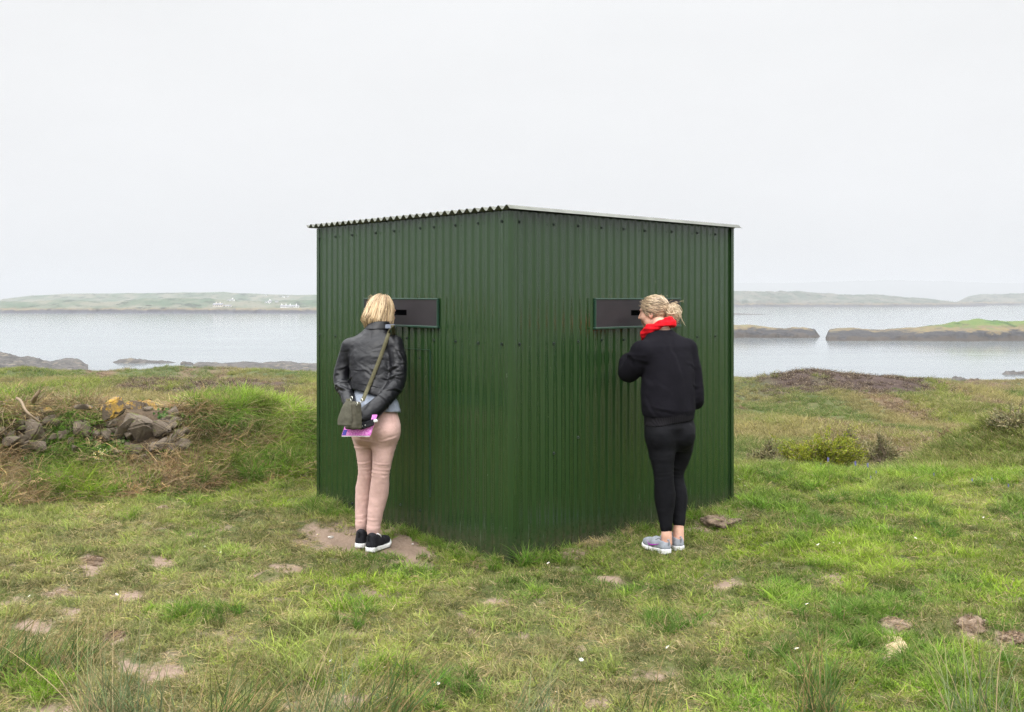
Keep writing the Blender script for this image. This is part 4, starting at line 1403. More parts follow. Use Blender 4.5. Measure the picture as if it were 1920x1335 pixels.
def tubes(curves, radii, b, sides=5):
    """curves (n, m, 3); tapered tubes -> V, Q, t, b"""
    n, m_, _ = curves.shape
    T = np.gradient(curves, axis=1); T /= np.linalg.norm(T, axis=2, keepdims=True) + 1e-9
    ref = np.array((.3, .2, .93)); S_ = np.cross(T, ref); S_ /= np.linalg.norm(S_, axis=2, keepdims=True) + 1e-9
    B_ = np.cross(T, S_)
    a = np.arange(sides) / sides * 2 * np.pi
    rr = radii[:, :, None, None]
    V = curves[:, :, None, :] + rr * (S_[:, :, None, :] * np.cos(a)[None, None, :, None] + B_[:, :, None, :] * np.sin(a)[None, None, :, None])
    ix = np.arange(n * m_ * sides).reshape(n, m_, sides)
    Q = np.stack([ix[:, :-1], ix[:, 1:], np.roll(ix, -1, 2)[:, 1:], np.roll(ix, -1, 2)[:, :-1]], -1).reshape(-1, 4)
    t = np.broadcast_to(np.linspace(0, 1, m_)[None, :, None], (n, m_, sides)).reshape(-1)
    return V.reshape(-1, 3), Q, t, np.repeat(b, m_ * sides)

def hair_obj(name, label, sets, mat, parent, org):
    Vs, Qs, Ts, Bs = [], [], [], []; off = 0
    for V, Q, t, b in sets:
        Vs.append(V); Qs.append(Q + off); Ts.append(t); Bs.append(b); off += len(V)
    me = mesh_np(name, np.concatenate(Vs) - np.array(org), np.concatenate(Qs))
    fattr(me, 't', np.concatenate(Ts)); fattr(me, 'b', np.concatenate(Bs))
    return link(name, me, mat, parent, smooth=True)

def shoe(name, heel, toe_dir, parent, org, upper_m, laces, mark=False, z0=0.0, low=False, side=1, pitch=0.0, L=.262):
    """heel: world point under the heel centre back; toe_dir: ground direction"""
    f = nrm((toe_dir[0], toe_dir[1], 0)); r = np.array((f[1], -f[0], 0.0)); u = np.array((0, 0, 1.0))
    hp = np.array(heel, dtype=float)
    W = lambda x, y, z: hp + f * y + r * x + u * (z + pitch * max(0, y - .06))
    lo = hp - .34; hi = hp + .36
    def sole_field():
        fl = Field(np.minimum(hp, hp + f * .3) - .08, np.maximum(hp, hp + f * .3) + np.array((.08, .08, .16)), .0045)
        def fn(p):
            q = p - hp
            y = q @ f; x = q @ r; z = q[..., 2] - pitch * np.maximum(0, y - .06)
            yy = np.array([-.004, .02, .07, .13, .185, .23, L]); ww = np.array([.010, .036, .035, .040, .046, .036, .012])
            cx_ = np.interp(y, yy, [0, 0, -.003 * side, -.002 * side, 0, -.004 * side, -.006 * side])
            w_ = np.interp(y, yy, ww)
            d2 = np.maximum(np.abs(x - cx_) - w_, np.maximum(-y, y - L))
            spring = .028 * np.clip((y - .17) / .09, 0, 1) ** 2 + .008 * np.clip((.03 - y) / .03, 0, 1)
            top = np.interp(y, [0, .06, .14, .2, L], [.036, .034, .027, .026, .034])
            dz = np.maximum(spring - z, z - np.maximum(top, spring + .012))
            d = np.maximum(d2 * .9, dz)
            return d
        fl.add(fn, hp - .3, hp + .32, .001)
        return fl
    shoe_up = Field(np.minimum(hp, hp + f * .3) - .09, np.maximum(hp, hp + f * .3) + np.array((.09, .09, .18)), .0045)
    top = .088 if low else .105
    shoe_up.cone(W(0, .036, .045), W(0, .040, top - .012), .033, .031, .012)
    shoe_up.cone(W(0, .045, .045), W(-.002 * side, .12, .050), .032, .036, .02)
    shoe_up.cone(W(0, .060, top - .022), W(-.001 * side, .125, .066), .029, .026, .02)
    shoe_up.cone(W(-.002 * side, .12, .052), W(-.004 * side, .205, .040), .036, .030, .02)
    shoe_up.cone(W(-.004 * side, .19, .040), W(-.006 * side, L - .030, .040), .034, .024, .015)
    shoe_up.cut(W(0, .05, .026), (0, 0, -1))
    if low: shoe_up.ell(W(0, .046, top + .004), (.026, .040, .026), np.stack([r, f, u]), .006, True)
    up_o, V, Q = finish(name, shoe_up, upper_m, parent, org, rel=2)
    so = sole_field()
    s_o, _, _ = finish('sole', so, M_SOLE, up_o, org, rel=1)
    tr = sole_field(); tr.cut(W(0, .1, .0055), (0, 0, 1)); tr.F = tr.F - .0012
    finish('tread', tr, M_TREAD, up_o, org, rel=1)
    # laces across the instep
    cv = []
    for j in range(laces):
        y = .085 + .018 * j; z = top - .012 - .0155 * j * (1.25 if not low else 1.0) + (.006 if low else .0)
        cv.append([W(-.024, y + .004, z - .010), W(-.010, y, z + .006), W(.010, y, z + .006), W(.024, y + .004, z - .010)])
    cv.append([W(.0, .085, top - .004), W(-.020, .080, top + .008), W(-.030, .095, top - .006), W(-.024, .11, top - .02)])
    cv.append([W(.0, .085, top - .004), W(.020, .080, top + .008), W(.032, .098, top - .008), W(.026, .112, top - .022)])
    if laces:
        cv = np.array(cv); n_ = len(cv)
        V2, Q2, _, _ = tubes(cv, np.full((n_, 4), .0032), np.zeros(n_))
        link('laces', mesh_np('laces', V2 - np.array(org), Q2), M_SOLE if not low else upper_m, up_o, smooth=True)
    # heel tab
    cvt = np.array([[W(0, .008, top - .03), W(0, -.002, top - .008), W(0, .000, top + .008), W(0, .012, top + .004)]])
    V2, Q2, _, _ = tubes(cvt, np.full((1, 4), .006), np.zeros(1))
    link('heel_tab', mesh_np('heel_tab', V2 - np.array(org), Q2), upper_m, up_o, smooth=True)
    if mark:
        # curved tick on the outer side, set on the surface of the upper
        from mathutils.bvhtree import BVHTree
        bv = BVHTree.FromPolygons([tuple(v) for v in V], [tuple(q) for q in Q])
        out_ = -r * side
        tp = [(.205, .062), (.192, .040), (.175, .036), (.150, .040), (.118, .050), (.075, .066)]      # lower edge then tail (y, z)
        up_ = [(.205, .062), (.196, .049), (.180, .046), (.155, .049), (.120, .0555), (.075, .0665)]
        tp = [(a - .03, b) for a, b in tp]; up_ = [(a - .03, b) for a, b in up_]
        verts, fc = [], []
        def drop(y, z):
            o_ = W(0, y, z) + out_ * .2
            hit = bv.ray_cast(Vector(o_), Vector(-out_), .3)
            q = np.array(hit[0]) if hit[0] is not None else W(0, y, z) + out_ * .035
            return q + out_ * .0014
        def seg(a, b, n=5):
            return [(a[0] + (b[0] - a[0]) * i / n, a[1] + (b[1] - a[1]) * i / n) for i in range(n)]
        lo_, hi_ = [], []
        for i in range(len(tp) - 1):
            lo_ += seg(tp[i], tp[i + 1]); hi_ += seg(up_[i], up_[i + 1])
        for (a, b) in zip(lo_, hi_):
            verts.append(drop(*a)); verts.append(drop(*b))
        for i in range(len(lo_) - 1):
            fc.append([2 * i, 2 * i + 1, 2 * i + 3, 2 * i + 2])
        lg = link('side_mark', mesh_np('side_mark', np.array(verts) - np.array(org), np.array(fc)), M_PURPLE, up_o)
        sm = lg.modifiers.new('t', 'SOLIDIFY'); sm.thickness = .002; sm.offset = 0
    return up_o

A = lambda px, py, Z: np.array(P(px, py, Z))
def stz(py, Z, cx_px, hw, hd, yaw):
    q = A(cx_px, py, Z)
    return (q[2], q[0], q[1], hw, hd, yaw)

def two_legs(fld, la, lb, k):
    """join each leg smoothly to the hips but keep a crisp line between the legs"""
    base = fld.F.copy()
    fld.limb(la, k); fa = fld.F
    fld.F = base
    fld.limb(lb, k)
    fld.F = np.minimum(fa, fld.F)

# =========================================================== woman in the leather jacket
def woman_left():
    org = np.array((A(690, 1015, 6.55)[0], 6.56, Hs(-.94, 6.56)))
    gz = org[2]
    yaw = R(20)
    lo = (-1.36, 6.15, -.03); hi = (-.62, 7.20, 1.68)
    hr = [(A(724, 802, 6.57), .086), (A(719, 845, 6.545), .071), (A(714, 884, 6.53), .057), (A(711, 922, 6.55), .062), (A(704, 960, 6.54), .051), (A(700, 990, 6.53), .042)]
    hl = [(A(683, 802, 6.63), .084), (A(686.5, 845, 6.63), .068), (A(687, 884, 6.63), .053), (A(683, 922, 6.65), .059), (A(680, 955, 6.64), .049), (A(678, 984, 6.62), .040)]
    sL, sR = A(657, 650, 6.82), A(740, 646, 6.71)
    eL, eR = A(640, 708, 6.78), A(746, 710, 6.62)
    wL, wR = A(661, 772, 6.46), A(690, 783, 6.40)
    Hd = Frame(A(715.5, 585, 6.90), R(46), R(10), R(-6))
    # ---- body
    b = Field(lo, hi, .0055)
    thin = lambda ch, k: [(p, r - k) for p, r in ch]
    b.loft([stz(826, 6.60, 702, .08, .06, yaw), stz(800, 6.60, 703, .135, .088, yaw), stz(760, 6.62, 701, .120, .085, yaw), stz(700, 6.70, 698, .125, .090, yaw), stz(655, 6.76, 699, .150, .085, yaw), stz(630, 6.79, 702, .120, .065, yaw), stz(612, 6.82, 708, .055, .055, yaw)], .03)
    b.chain(thin(hr, .014), .02); b.chain(thin(hl, .014), .02)
    b.cone(hr[-1][0], A(700, 1004, 6.53), .030, .032, .01); b.cone(hl[-1][0], A(678, 1000, 6.62), .030, .032, .01)
    b.chain([(sL, .046), (eL, .034), (A(651, 742, 6.63), .030), (wL, .026)], .02)
    b.chain([(sR, .046), (eR, .036), (A(722, 748, 6.485), .032), (wR, .026)], .02)
    dR = nrm(A(671, 796, 6.385) - wR); dL_ = nrm(A(676, 800, 6.39) - wL)
    dR = nrm(A(668, 797, 6.385) - wR)
    wR = A(681, 788, 6.392)
    hand(b, wR, dR, (.25, -.9, .3), (.2, .3, .9), .92, .42)
    hand(b, wL, nrm(A(668, 800, 6.42) - wL), (-.2, .9, .3), (.1, .2, .95), .92, .3)
    b.cone(Hd(0, -.02, -.06), A(709, 618, 6.82), .050, .056, .02)
    head(b, Hd)
    person, _, _ = finish('person', b, M_SKIN, None, org)
    person.location = org
    tag(person, 'person with blonde bob, black leather jacket and pink trousers bending to the left wall slot', 'person', 'people looking through the shed slots')
    # ---- trousers
    t = Field(lo, (hi[0], hi[1], 1.0), .006)
    t.loft([stz(836, 6.60, 703, .120, .070, yaw), stz(822, 6.595, 703, .152, .100, yaw), stz(795, 6.595, 703.5, .168, .110, yaw), stz(768, 6.61, 703, .158, .105, yaw), stz(752, 6.62, 702, .15, .10, yaw)], .02)
    t.ell(A(684, 810, 6.545), (.082, .082, .085), None, .03); t.ell(A(724, 811, 6.525), (.084, .084, .088), None, .03)
    two_legs(t, hl, hr, .035)
    cR = A(699.5, 997, 6.53); cL_ = A(678, 991, 6.62)
    t.cone(hr[-1][0], cR, .043, .040, .01); t.cone(hl[-1][0], cL_, .042, .038, .01)
    X_ = np.array
    cr = []
    for j, (py, amp, w_) in enumerate(((833, .003, .006), (852, .0018, .006), (869, .0042, .005), (879, .003, .0045), (885.5, .0036, .0045), (893, .0026, .005), (974, .0022, .005), (982, .003, .005), (989, .003, .005))):
        x = np.interp(py, [838, 890, 990], [722, 713.5, 700])
        cr.append((A(x, py, 6.50), (.12, -.1, 1), w_, .11, amp))
    for j, (py, amp, w_) in enumerate(((838, .0022, .006), (868, .0042, .005), (880, .003, .0045), (887, .0036, .0045), (895, .002, .005), (968, .0022, .005), (977, .003, .005), (984, .0025, .005))):
        x = np.interp(py, [838, 890, 990], [686, 686, 678])
        cr.append((A(x, py, 6.58), (-.12, -.1, 1), w_, .10, amp))
    cr.append((A(724, 826, 6.45), (-.22, -.1, 1), .007, .10, .0035)); cr.append((A(688, 828, 6.47), (.2, -.1, 1), .007, .09, .003))
    def dt(V, N_):
        d = .8 * creases(V, N_, cr)
        d += .0014 * vn3(V * np.array((20, 20, 26)), 401) + .0008 * vn3(V * np.array((50, 50, 75)), 402)
        # pocket yoke seam and centre seam
        return d
    tr, Vt, Qt = finish('trousers', t, M_PINK, person, org, dt, 2)
    # pocket outline and seams raised as thin stitched strips on the trousers
    from mathutils.bvhtree import BVHTree
    bvt = BVHTree.FromPolygons([tuple(v) for v in Vt], [tuple(q) for q in Qt])
    camp = Vector((0, 0, HC))
    def on(bv, px, py, off=.003):
        d = (P(px, py, 1.0) - camp).normalized()
        h = bv.ray_cast(camp, d)
        if h[0] is None: return None
        return np.array(h[0] - d * off)
    def seam(pts, rad, name, mat, parent, bv, off=.001):
        c_ = [on(bv, *q, off) for q in pts]
        c_ = [q for q in c_ if q is not None]
        if len(c_) < 2: return
        c_ = np.array(c_)
        s_ = np.linspace(0, len(c_) - 1, 24)
        cc = np.stack([np.interp(s_, np.arange(len(c_)), c_[:, a]) for a in range(3)], -1)[None]
        V2, Q2, _, _ = tubes(cc, np.full((1, 24), rad), np.zeros(1))
        return link(name, mesh_np(name, V2 - org, Q2), mat, parent, smooth=True)
    seam([(712, 781), (735, 778), (736, 800), (724, 810), (713, 803)], .0016, 'pocket_seam', M_PINK, tr, bvt)
    seam([(740, 778), (742, 800), (739, 830), (733, 860)], .0014, 'side_seam', M_PINK, tr, bvt)
    # ---- grey top showing under the jacket
    g = Field((lo[0], lo[1], .70), (hi[0], hi[1], 1.15), .006)
    g.loft([stz(772, 6.60, 704, .176, .120, yaw), stz(755, 6.61, 703, .166, .115, yaw), stz(725, 6.67, 699, .125, .085, yaw), stz(700, 6.71, 698, .10, .07, yaw)], .01)
    g.ell(A(720, 804, 6.56), (.096, .096, .085), None, .03); g.ell(A(686, 804, 6.58), (.09, .09, .08), None, .03)
    qa, qb = A(655, 764, 6.5), A(752, 775, 6.5)
    sl_ = (qb[2] - qa[2]) / (qb[0] - qa[0])
    g.cut(qa, nrm((sl_, 0, -1)))
    finish('grey_top', g, M_JERSEY, person, org, lambda V, N_: .004 * vn3(V * np.array((26, 26, 12)), 411) + .002 * vn3(V * 48, 412))
    # ---- jacket
    j = Field((lo[0], lo[1], .74), (hi[0], hi[1], 1.52), .0058)
    j.loft([stz(766, 6.615, 702, .178, .130, yaw), stz(735, 6.65, 700, .165, .122, yaw), stz(700, 6.70, 697.5, .160, .118, yaw), stz(668, 6.745, 697.5, .172, .115, yaw), stz(645, 6.775, 699, .168, .098, yaw), stz(628, 6.80, 703, .125, .078, yaw), stz(612, 6.825, 709, .075, .070, yaw), stz(604, 6.835, 711, .068, .066, yaw)], .03)
    qa, qb = A(650, 731, 6.5), A(755, 754, 6.5)
    sl_ = (qb[2] - qa[2]) / (qb[0] - qa[0])
    j.cut(qa, nrm((sl_, 0, -1)))
    j.cone(sL, sR, .056, .058, .04)
    j.limb([(sL, .058), (A(646.5, 680, 6.81), .056), (eL, .053), (A(651, 742, 6.63), .049), (wL, .043)], .014)
    j.limb([(sR, .060), (A(746, 680, 6.66), .059), (eR, .057), (A(722, 748, 6.485), .052), (wR, .045), (A(683, 787, 6.395), .041)], .014)
    cr = []
    rg = np.random.default_rng(5)
    def arm_cr(a, b_, n, amp):
        for i in range(n):
            f_ = rg.random()
            p = a * (1 - f_) + b_ * f_ + np.array((rg.normal(0, .02), -.05, rg.normal(0, .01)))
            ax = nrm(b_ - a) + rg.normal(0, .35, 3)
            cr.append((p, ax, .006 + .006 * rg.random(), .055 + .03 * rg.random(), amp * (.5 + .8 * rg.random())))
    arm_cr(A(648, 675, 6.81), A(645, 735, 6.68), 11, .0065); arm_cr(A(748, 670, 6.67), A(735, 735, 6.53), 13, .0070); arm_cr(A(735, 735, 6.53), wR, 6, .005); arm_cr(sR, A(746, 680, 6.66), 4, .006); arm_cr(sL, A(646, 680, 6.81), 3, .005)
    for i in range(9):
        cr.append((A(672 + 55 * rg.random(), 655 + 70 * rg.random(), 6.60), (rg.normal(0, .5), .1, 1), .008 + .006 * rg.random(), .06 + .05 * rg.random(), .0025))
    cr.append((A(692, 697, 6.58), (.03, 0, 1), .0035, .16, -.0045))
    cr.append((A(692, 724, 6.56), (.16, 0, 1), .0035, .16, -.0045))
    def dj(V, N_):
        d = creases(V, N_, cr)
        d += .0030 * vn3(V * np.array((13, 13, 17)), 421) + .0011 * vn3(V * np.array((38, 38, 52)), 422)
        return d
    jk, Vj, Qj = finish('jacket', j, M_LEATHER, person, org, dj, 2)
    bvj = BVHTree.FromPolygons([tuple(v) for v in Vj], [tuple(q) for q in Qj])
    seam([(697, 622), (696.5, 650), (696, 680), (695.5, 697)], .0013, 'back_seam', M_LEATHER, jk, bvj, .0004)
    seam([(655, 640), (653, 665), (657, 690), (655, 722)], .0016, 'sleeve_seam', M_LEATHER, jk, bvj, .0004)
    seam([(741, 638), (737, 660), (738, 690)], .0016, 'sleeve_seam', M_LEATHER, jk, bvj, .0004)
    # collar: turned-down leaf round the neck
    c_ = Field((lo[0], lo[1], 1.33), (hi[0], hi[1], 1.52), .005)
    c_.loft([stz(618, 6.815, 707, .092, .080, yaw), stz(609, 6.825, 709.5, .080, .074, yaw), stz(602, 6.835, 711, .074, .070, yaw)], .004)
    qa, qb = A(690, 600, 6.8), A(738, 606, 6.8)
    finish('collar', c_, M_LEATHER, jk, org, lambda V, N_: .003 * vn3(V * 26, 425))
    # shirt collar tip at the right of the neck
    c2 = Field((lo[0], lo[1], 1.35), (hi[0], hi[1], 1.53), .005)
    c2.loft([stz(616, 6.785, 731, .040, .044, yaw), stz(608, 6.80, 730, .038, .042, yaw)], .004)
    finish('shirt_collar', c2, M_COLLAR, person, org)
    # epaulette on the right shoulder, zipped cuffs
    e0, e1 = A(738, 621, 6.72), A(757, 634, 6.70)
    for q0, q1, q2 in (((736, 623), (745, 628), (754, 634)), ((664, 623), (656, 630), (650, 638))):
        pts = [on(bvj, *q, .004) for q in (q0, q1, q2)]
        pts = [q for q in pts if q is not None]
        if len(pts) > 1:
            cc = np.array(pts)[None]
            V2, Q2, _, _ = tubes(cc, np.full((1, len(pts)), .0085), np.zeros(1), 6)
            link('epaulette', mesh_np('epaulette', V2 - org, Q2), M_LEATHER, jk, smooth=True)
    # ---- shoes
    fd = (.118, .245)
    shoe('shoe', (A(691, 1024, 6.45)[0], 6.43, gz + .002), fd, person, org, M_SHOEK, 3, side=1)
    shoe('shoe', (A(672, 1017, 6.53)[0], 6.535, gz + .002), (.06, .26), person, org, M_SHOEK, 3, side=-1)
    # ---- bob
    rg = np.random.default_rng(9)
    n = 1300
    ph = rg.random(n) * 2 * np.pi                         # 0 = right, pi/2 = forward
    back = np.sin(ph) < .45
    ph = ph[back]; n = len(ph)
    m_ = 9
    t = np.linspace(0, 1, m_)[None, :]
    st0 = .03 + .22 * rg.random(n)[:, None] ** 1.2        # start height fraction
    tt = st0 + (1 - st0) * t
    low_ = (.095 + .020 * rg.random(n) - .012 * np.sin(ph))[:, None]
    zz = .118 * np.cos(tt * np.pi / 1.15) * (tt < .575) + (tt >= .575) * (-(tt - .575) / .425) * low_
    shell = np.where(zz > 0, np.sqrt(np.clip(1 - (zz / .122) ** 2, 0, 1)), 1 + .20 * np.minimum(1, -zz / .075) - .35 * np.clip((-zz - .078) / .03, 0, 1))
    rx = .094; ry = .108
    lay = (.93 + .10 * rg.random(n))[:, None]
    wv = (.11 * rg.normal(size=n))[:, None] * np.sin(t * 3.2 + rg.random(n)[:, None] * 6) + .16 * (rg.random(n)[:, None] - .5) * t
    pa = ph[:, None] + wv
    x = rx * shell * lay * np.cos(pa); y = ry * shell * lay * np.sin(pa) - .008
    # side parting sweep: tips fall slightly back
    cv = Hd.c + x[..., None] * Hd.r + (y - .02 * np.maximum(0, t - .5) * (np.sin(pa) > 0))[..., None] * Hd.f + (zz + .004 * rg.normal(size=(n, 1)))[..., None] * Hd.u
    rad = (.0016 + .0024 * rg.random(n))[:, None] * np.clip(np.sin(np.pi * (.12 + .85 * t)), .15, 1)
    s1 = tubes(cv, rad, rg.random(n))
    # under-layer so that the scalp does not show
    hb = Field(Hd.c - .2, Hd.c + .2, .005)
    hb.ell(Hd(0, -.012, .016), (.079, .090, .094), Hd.M, .02)
    for a in np.linspace(-.15 * np.pi + np.pi, 2.15 * np.pi, 13):
        hb.cone(Hd(.066 * math.cos(a), .078 * math.sin(a) - .01, .02), Hd(.082 * math.cos(a), .092 * math.sin(a) - .012, -.070), .018, .012, .02)
    hb.ell(Hd(0, .14, -.03), (.062, .09, .10), Hd.M, .015, True)
    V, Q = hb.mesh(); V = relax(V, Q, 2)
    s2 = (V, Q, np.full(len(V), .2), np.full(len(V), .30) + .12 * vn3(V * 60, 3))
    fl_ = 40
    a = rg.random(fl_) * np.pi + np.pi
    c0 = np.stack([Hd(.09 * math.cos(q), .10 * math.sin(q), .05 + .06 * rg.random()) for q in a])
    cvf = np.stack([c0 + (Hd.u * -.03 * k + rg.normal(0, .008, (fl_, 3)) * (k > 0) + (c0 - Hd.c) * .06 * k) for k in range(4)], 1)
    s3 = tubes(cvf, np.full((fl_, 4), .0011), .6 + .4 * rg.random(fl_), 3)
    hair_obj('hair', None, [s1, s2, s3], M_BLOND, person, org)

    # =========== shoulder bag, notebook, pouch
    bc = A(657, 779, 6.30)
    B_ = Frame(bc, R(28), R(-4), R(10))                    # bag's back faces the hips; flap faces the camera-left
    bc = A(663, 780, 6.31)
    B_ = Frame(bc, R(52), R(6), R(6))
    bag = empty('shoulder_bag', bc)
    tag(bag, 'olive canvas satchel with a rounded flap hanging on its long strap behind the leather jacket', 'bag')
    def rbox(fl, c0, hx, hy, hz, rr, taper=0.0):
        def fn(p):
            q = (p - B_(*c0)) @ B_.M.T
            sc = 1 - taper * (q[..., 2] / hz)
            d = np.stack([np.abs(q[..., 0]) - (hx * sc - rr), np.abs(q[..., 1]) - (hy * sc - rr), np.abs(q[..., 2]) - (hz - rr)], -1)
            return np.linalg.norm(np.maximum(d, 0), axis=-1) + np.minimum(d.max(-1), 0) - rr
        fl.add(fn, B_(*c0) - .16, B_(*c0) + .16, .004)
    fb = Field(bc - .15, bc + .15, .0042)
    rbox(fb, (0, 0, 0), .060, .032, .084, .014, .06)
    pouch, Vp, Qp = finish('pouch', fb, M_CANVAS, bag, bc, lambda V, N_: .0035 * vn3(V * 24, 431) + .0015 * vn3(V * 60, 432))
    # flap: curved sheet hinged on the top edge, rounded lower corners
    c00, c10 = A(648.5, 751, 6.285), A(676, 754, 6.335); c01, c11 = A(630.5, 797.5, 6.215), A(664, 799, 6.262)
    nu_, nv_ = 22, 24
    V = []
    for jv in range(nv_):
        b_ = jv / (nv_ - 1)
        for iu in range(nu_):
            a_ = iu / (nu_ - 1)
            rnd = .5 - .5 * (1 - max(0, (b_ - .62) / .38) ** 2.6) ** .5 if b_ > .62 else 0
            a2 = .5 + (a_ - .5) * (1 - .55 * (rnd * 2) ** 1.3 * (1 if a_ > .5 else .45))
            q = (c00 * (1 - a2) + c10 * a2) * (1 - b_) + (c01 * (1 - a2) + c11 * a2) * b_
            bul = .014 * math.sin(math.pi * min(1, b_ * 1.1)) + .006 * math.sin(math.pi * a2)
            q = q + np.array((-.45, -.85, .15)) * (bul + .004 * float(vn3(q[None] * 26, 3)[0]))
            V.append(q)
    ix_ = np.arange(nu_ * nv_).reshape(nv_, nu_)
    Fq_ = np.stack([ix_[:-1, :-1], ix_[:-1, 1:], ix_[1:, 1:], ix_[1:, :-1]], -1).reshape(-1, 4)
    flp = link('flap', mesh_np('flap', np.array(V) - bc, Fq_), M_FLAP, bag, smooth=True)
    sm_ = flp.modifiers.new('t', 'SOLIDIFY'); sm_.thickness = .006; sm_.offset = 0
    # strap: up the back over the right shoulder, down the chest and round to the bag
    tor_c = A(700, 690, 6.72)
    def strap_ribbon(pts, width, nrms, name, parent):
        pts = np.array(pts); nn = np.array(nrms)
        s_ = np.linspace(0, len(pts) - 1, 90)
        pp = np.stack([np.interp(s_, np.arange(len(pts)), pts[:, a]) for a in range(3)], -1)
        n2 = np.stack([np.interp(s_, np.arange(len(pts)), nn[:, a]) for a in range(3)], -1)
        for _ in range(2): pp[1:-1] = (pp[:-2] + 2 * pp[1:-1] + pp[2:]) / 4
        T = np.gradient(pp, axis=0); sd = np.cross(T, n2); sd /= np.linalg.norm(sd, axis=1, keepdims=True) + 1e-9
        V = np.stack([pp - sd * width / 2, pp + sd * width / 2], 1).reshape(-1, 3)
        Fq = np.array([[2 * i, 2 * i + 1, 2 * i + 3, 2 * i + 2] for i in range(len(pp) - 1)])
        o = link(name, mesh_np(name, V - bc, Fq), M_STRAP, parent, smooth=True)
        sm = o.modifiers.new('t', 'SOLIDIFY'); sm.thickness = .0026; sm.offset = 0
        return o
    pts, nn = [], []
    for f_ in np.linspace(0, 1, 18):
        q = (679.5 + (733 - 679.5) * f_ + 2.0 * math.sin(f_ * 3.1), 752 + (613 - 752) * f_)
        h = on(bvj, *q, .012)
        if h is None: h = A(*q, 6.55)
        if q[1] > 733: h = A(*q, 6.36 + (752 - q[1]) * .007)
        pts.append(h); nn.append((0, -1, .3))
    top = pts[-1] + np.array((.01, .05, .022)); pts.append(top); nn.append((0, 0, 1))
    fwd = np.array((math.sin(yaw), math.cos(yaw), 0)); rt = np.array((math.cos(yaw), -math.sin(yaw), 0))
    for k in range(6):
        f_ = k / 5.
        tgt = tor_c + rt * (.09 - .25 * f_) + np.array((0, 0, .16 - .36 * f_))
        h = bvj.ray_cast(Vector(tgt + fwd * .6), Vector(-fwd))
        pts.append((np.array(h[0]) if h[0] is not None else tgt + fwd * .14) + fwd * .006); nn.append(tuple(fwd))
    pts.append(A(647, 752, 6.55)); nn.append((-1, 0, 0)); pts.append(A(656, 751, 6.36)); nn.append((-.6, -.6, 0))
    strap_ribbon(pts, .025, nn, 'strap', bag)
    for (px, py, Z, r_) in ((659, 747, 6.31, .013), (678, 751, 6.31, .013), (669, 757, 6.262, .010)):
        c0 = A(px, py, Z); a = np.linspace(0, 2 * np.pi, 14)
        cc = (c0 + r_ * (np.cos(a)[:, None] * B_.r + np.sin(a)[:, None] * B_.u))[None]
        V2, Q2, _, _ = tubes(cc, np.full((1, 14), .0026), np.zeros(1))
        link('ring', mesh_np('ring', V2 - bc, Q2), M_METAL, bag, smooth=True)
    # notebook
    nc = (A(640.5, 817, 6.36) + A(708, 778, 6.36)) / 2
    ex = nrm(A(695, 817, 6.35) - A(640.5, 817, 6.36)); ez = nrm(A(706, 778, 6.375) - A(693, 817, 6.35)); ey = np.cross(ez, ex) ; ey = nrm(ey)
    hw = np.linalg.norm(A(695, 817, 6.36) - A(640.5, 817, 6.36)) / 2; hh = np.linalg.norm(A(706, 778, 6.36) - A(693, 817, 6.36)) / 2
    m = NM('pink_scribbled_cover')
    o = m.obj()
    scr = m.noise(m.map(o, (95, 95, 80)), 1, 6, .72, 1.6)
    m.set(color=m.ramp(scr, [(.36, (.22, .03, .20)), (.45, (.62, .10, .52)), (.56, (.74, .25, .62)), (.66, (.85, .55, .78))]), rough=.35, spec=.5)
    M_NOTE = m.m
    M_BLUE = plain('blue_label', (.045, .03, .30), .5, .2, 60)
    M_PAPER = plain('paper', (.78, .76, .76), .8, .05)
    nb = empty('notebook', nc)
    tag(nb, 'bright pink scribble patterned notebook held behind the back under the olive satchel', 'notebook')
    box_obj('cover', M_NOTE, nb, [(nc, ex, ey, ez, hw, .0055, hh)], .0015, nc)
    box_obj('pages', M_PAPER, nb, [(nc + ey * .0 - ez * .0035, ex, ey, ez, hw - .002, .0035, hh + .001)], 0, nc)
    fy = ey if ey[1] < 0 else -ey
    box_obj('spine_label', M_BLUE, nb, [(nc - ex * (hw - .014) - ez * (hh - .022) + fy * .0062, ex, ey, ez, .012, .001, .018)], 0, nc)
    # black pouch with studs and white cap
    pc = A(688, 796, 6.335)
    pf = empty('pencil_case', pc)
    tag(pf, 'small black case with brass studs and white cap held against the pink notebook', 'case')
    ang = R(22)
    ax = nrm(ex * math.cos(ang) + ez * math.sin(ang)); az = nrm(-ex * math.sin(ang) + ez * math.cos(ang))
    box_obj('pouch', M_SHOEK, pf, [(pc, ax, ey, az, .046, .008, .020)], .004, pc)
    for k in (-.030, -.010):
        c0 = pc + ax * k + fy * .009 - az * .002
        box_obj('stud', M_METAL, pf, [(c0, ax, fy, az, .0035, .0022, .0045)], .001, pc)
    cc = np.array([[pc + ax * .044 + az * .004, pc + ax * .050 + az * .004, pc + ax * .068 + az * .002, pc + ax * .072 + az * .002]])
    V2, Q2, _, _ = tubes(cc, np.array([[.004, .0105, .010, .003]]), np.zeros(1), 12)
    link('cap', mesh_np('cap', V2 - pc, Q2), M_SOLE, pf, smooth=True)
    return person

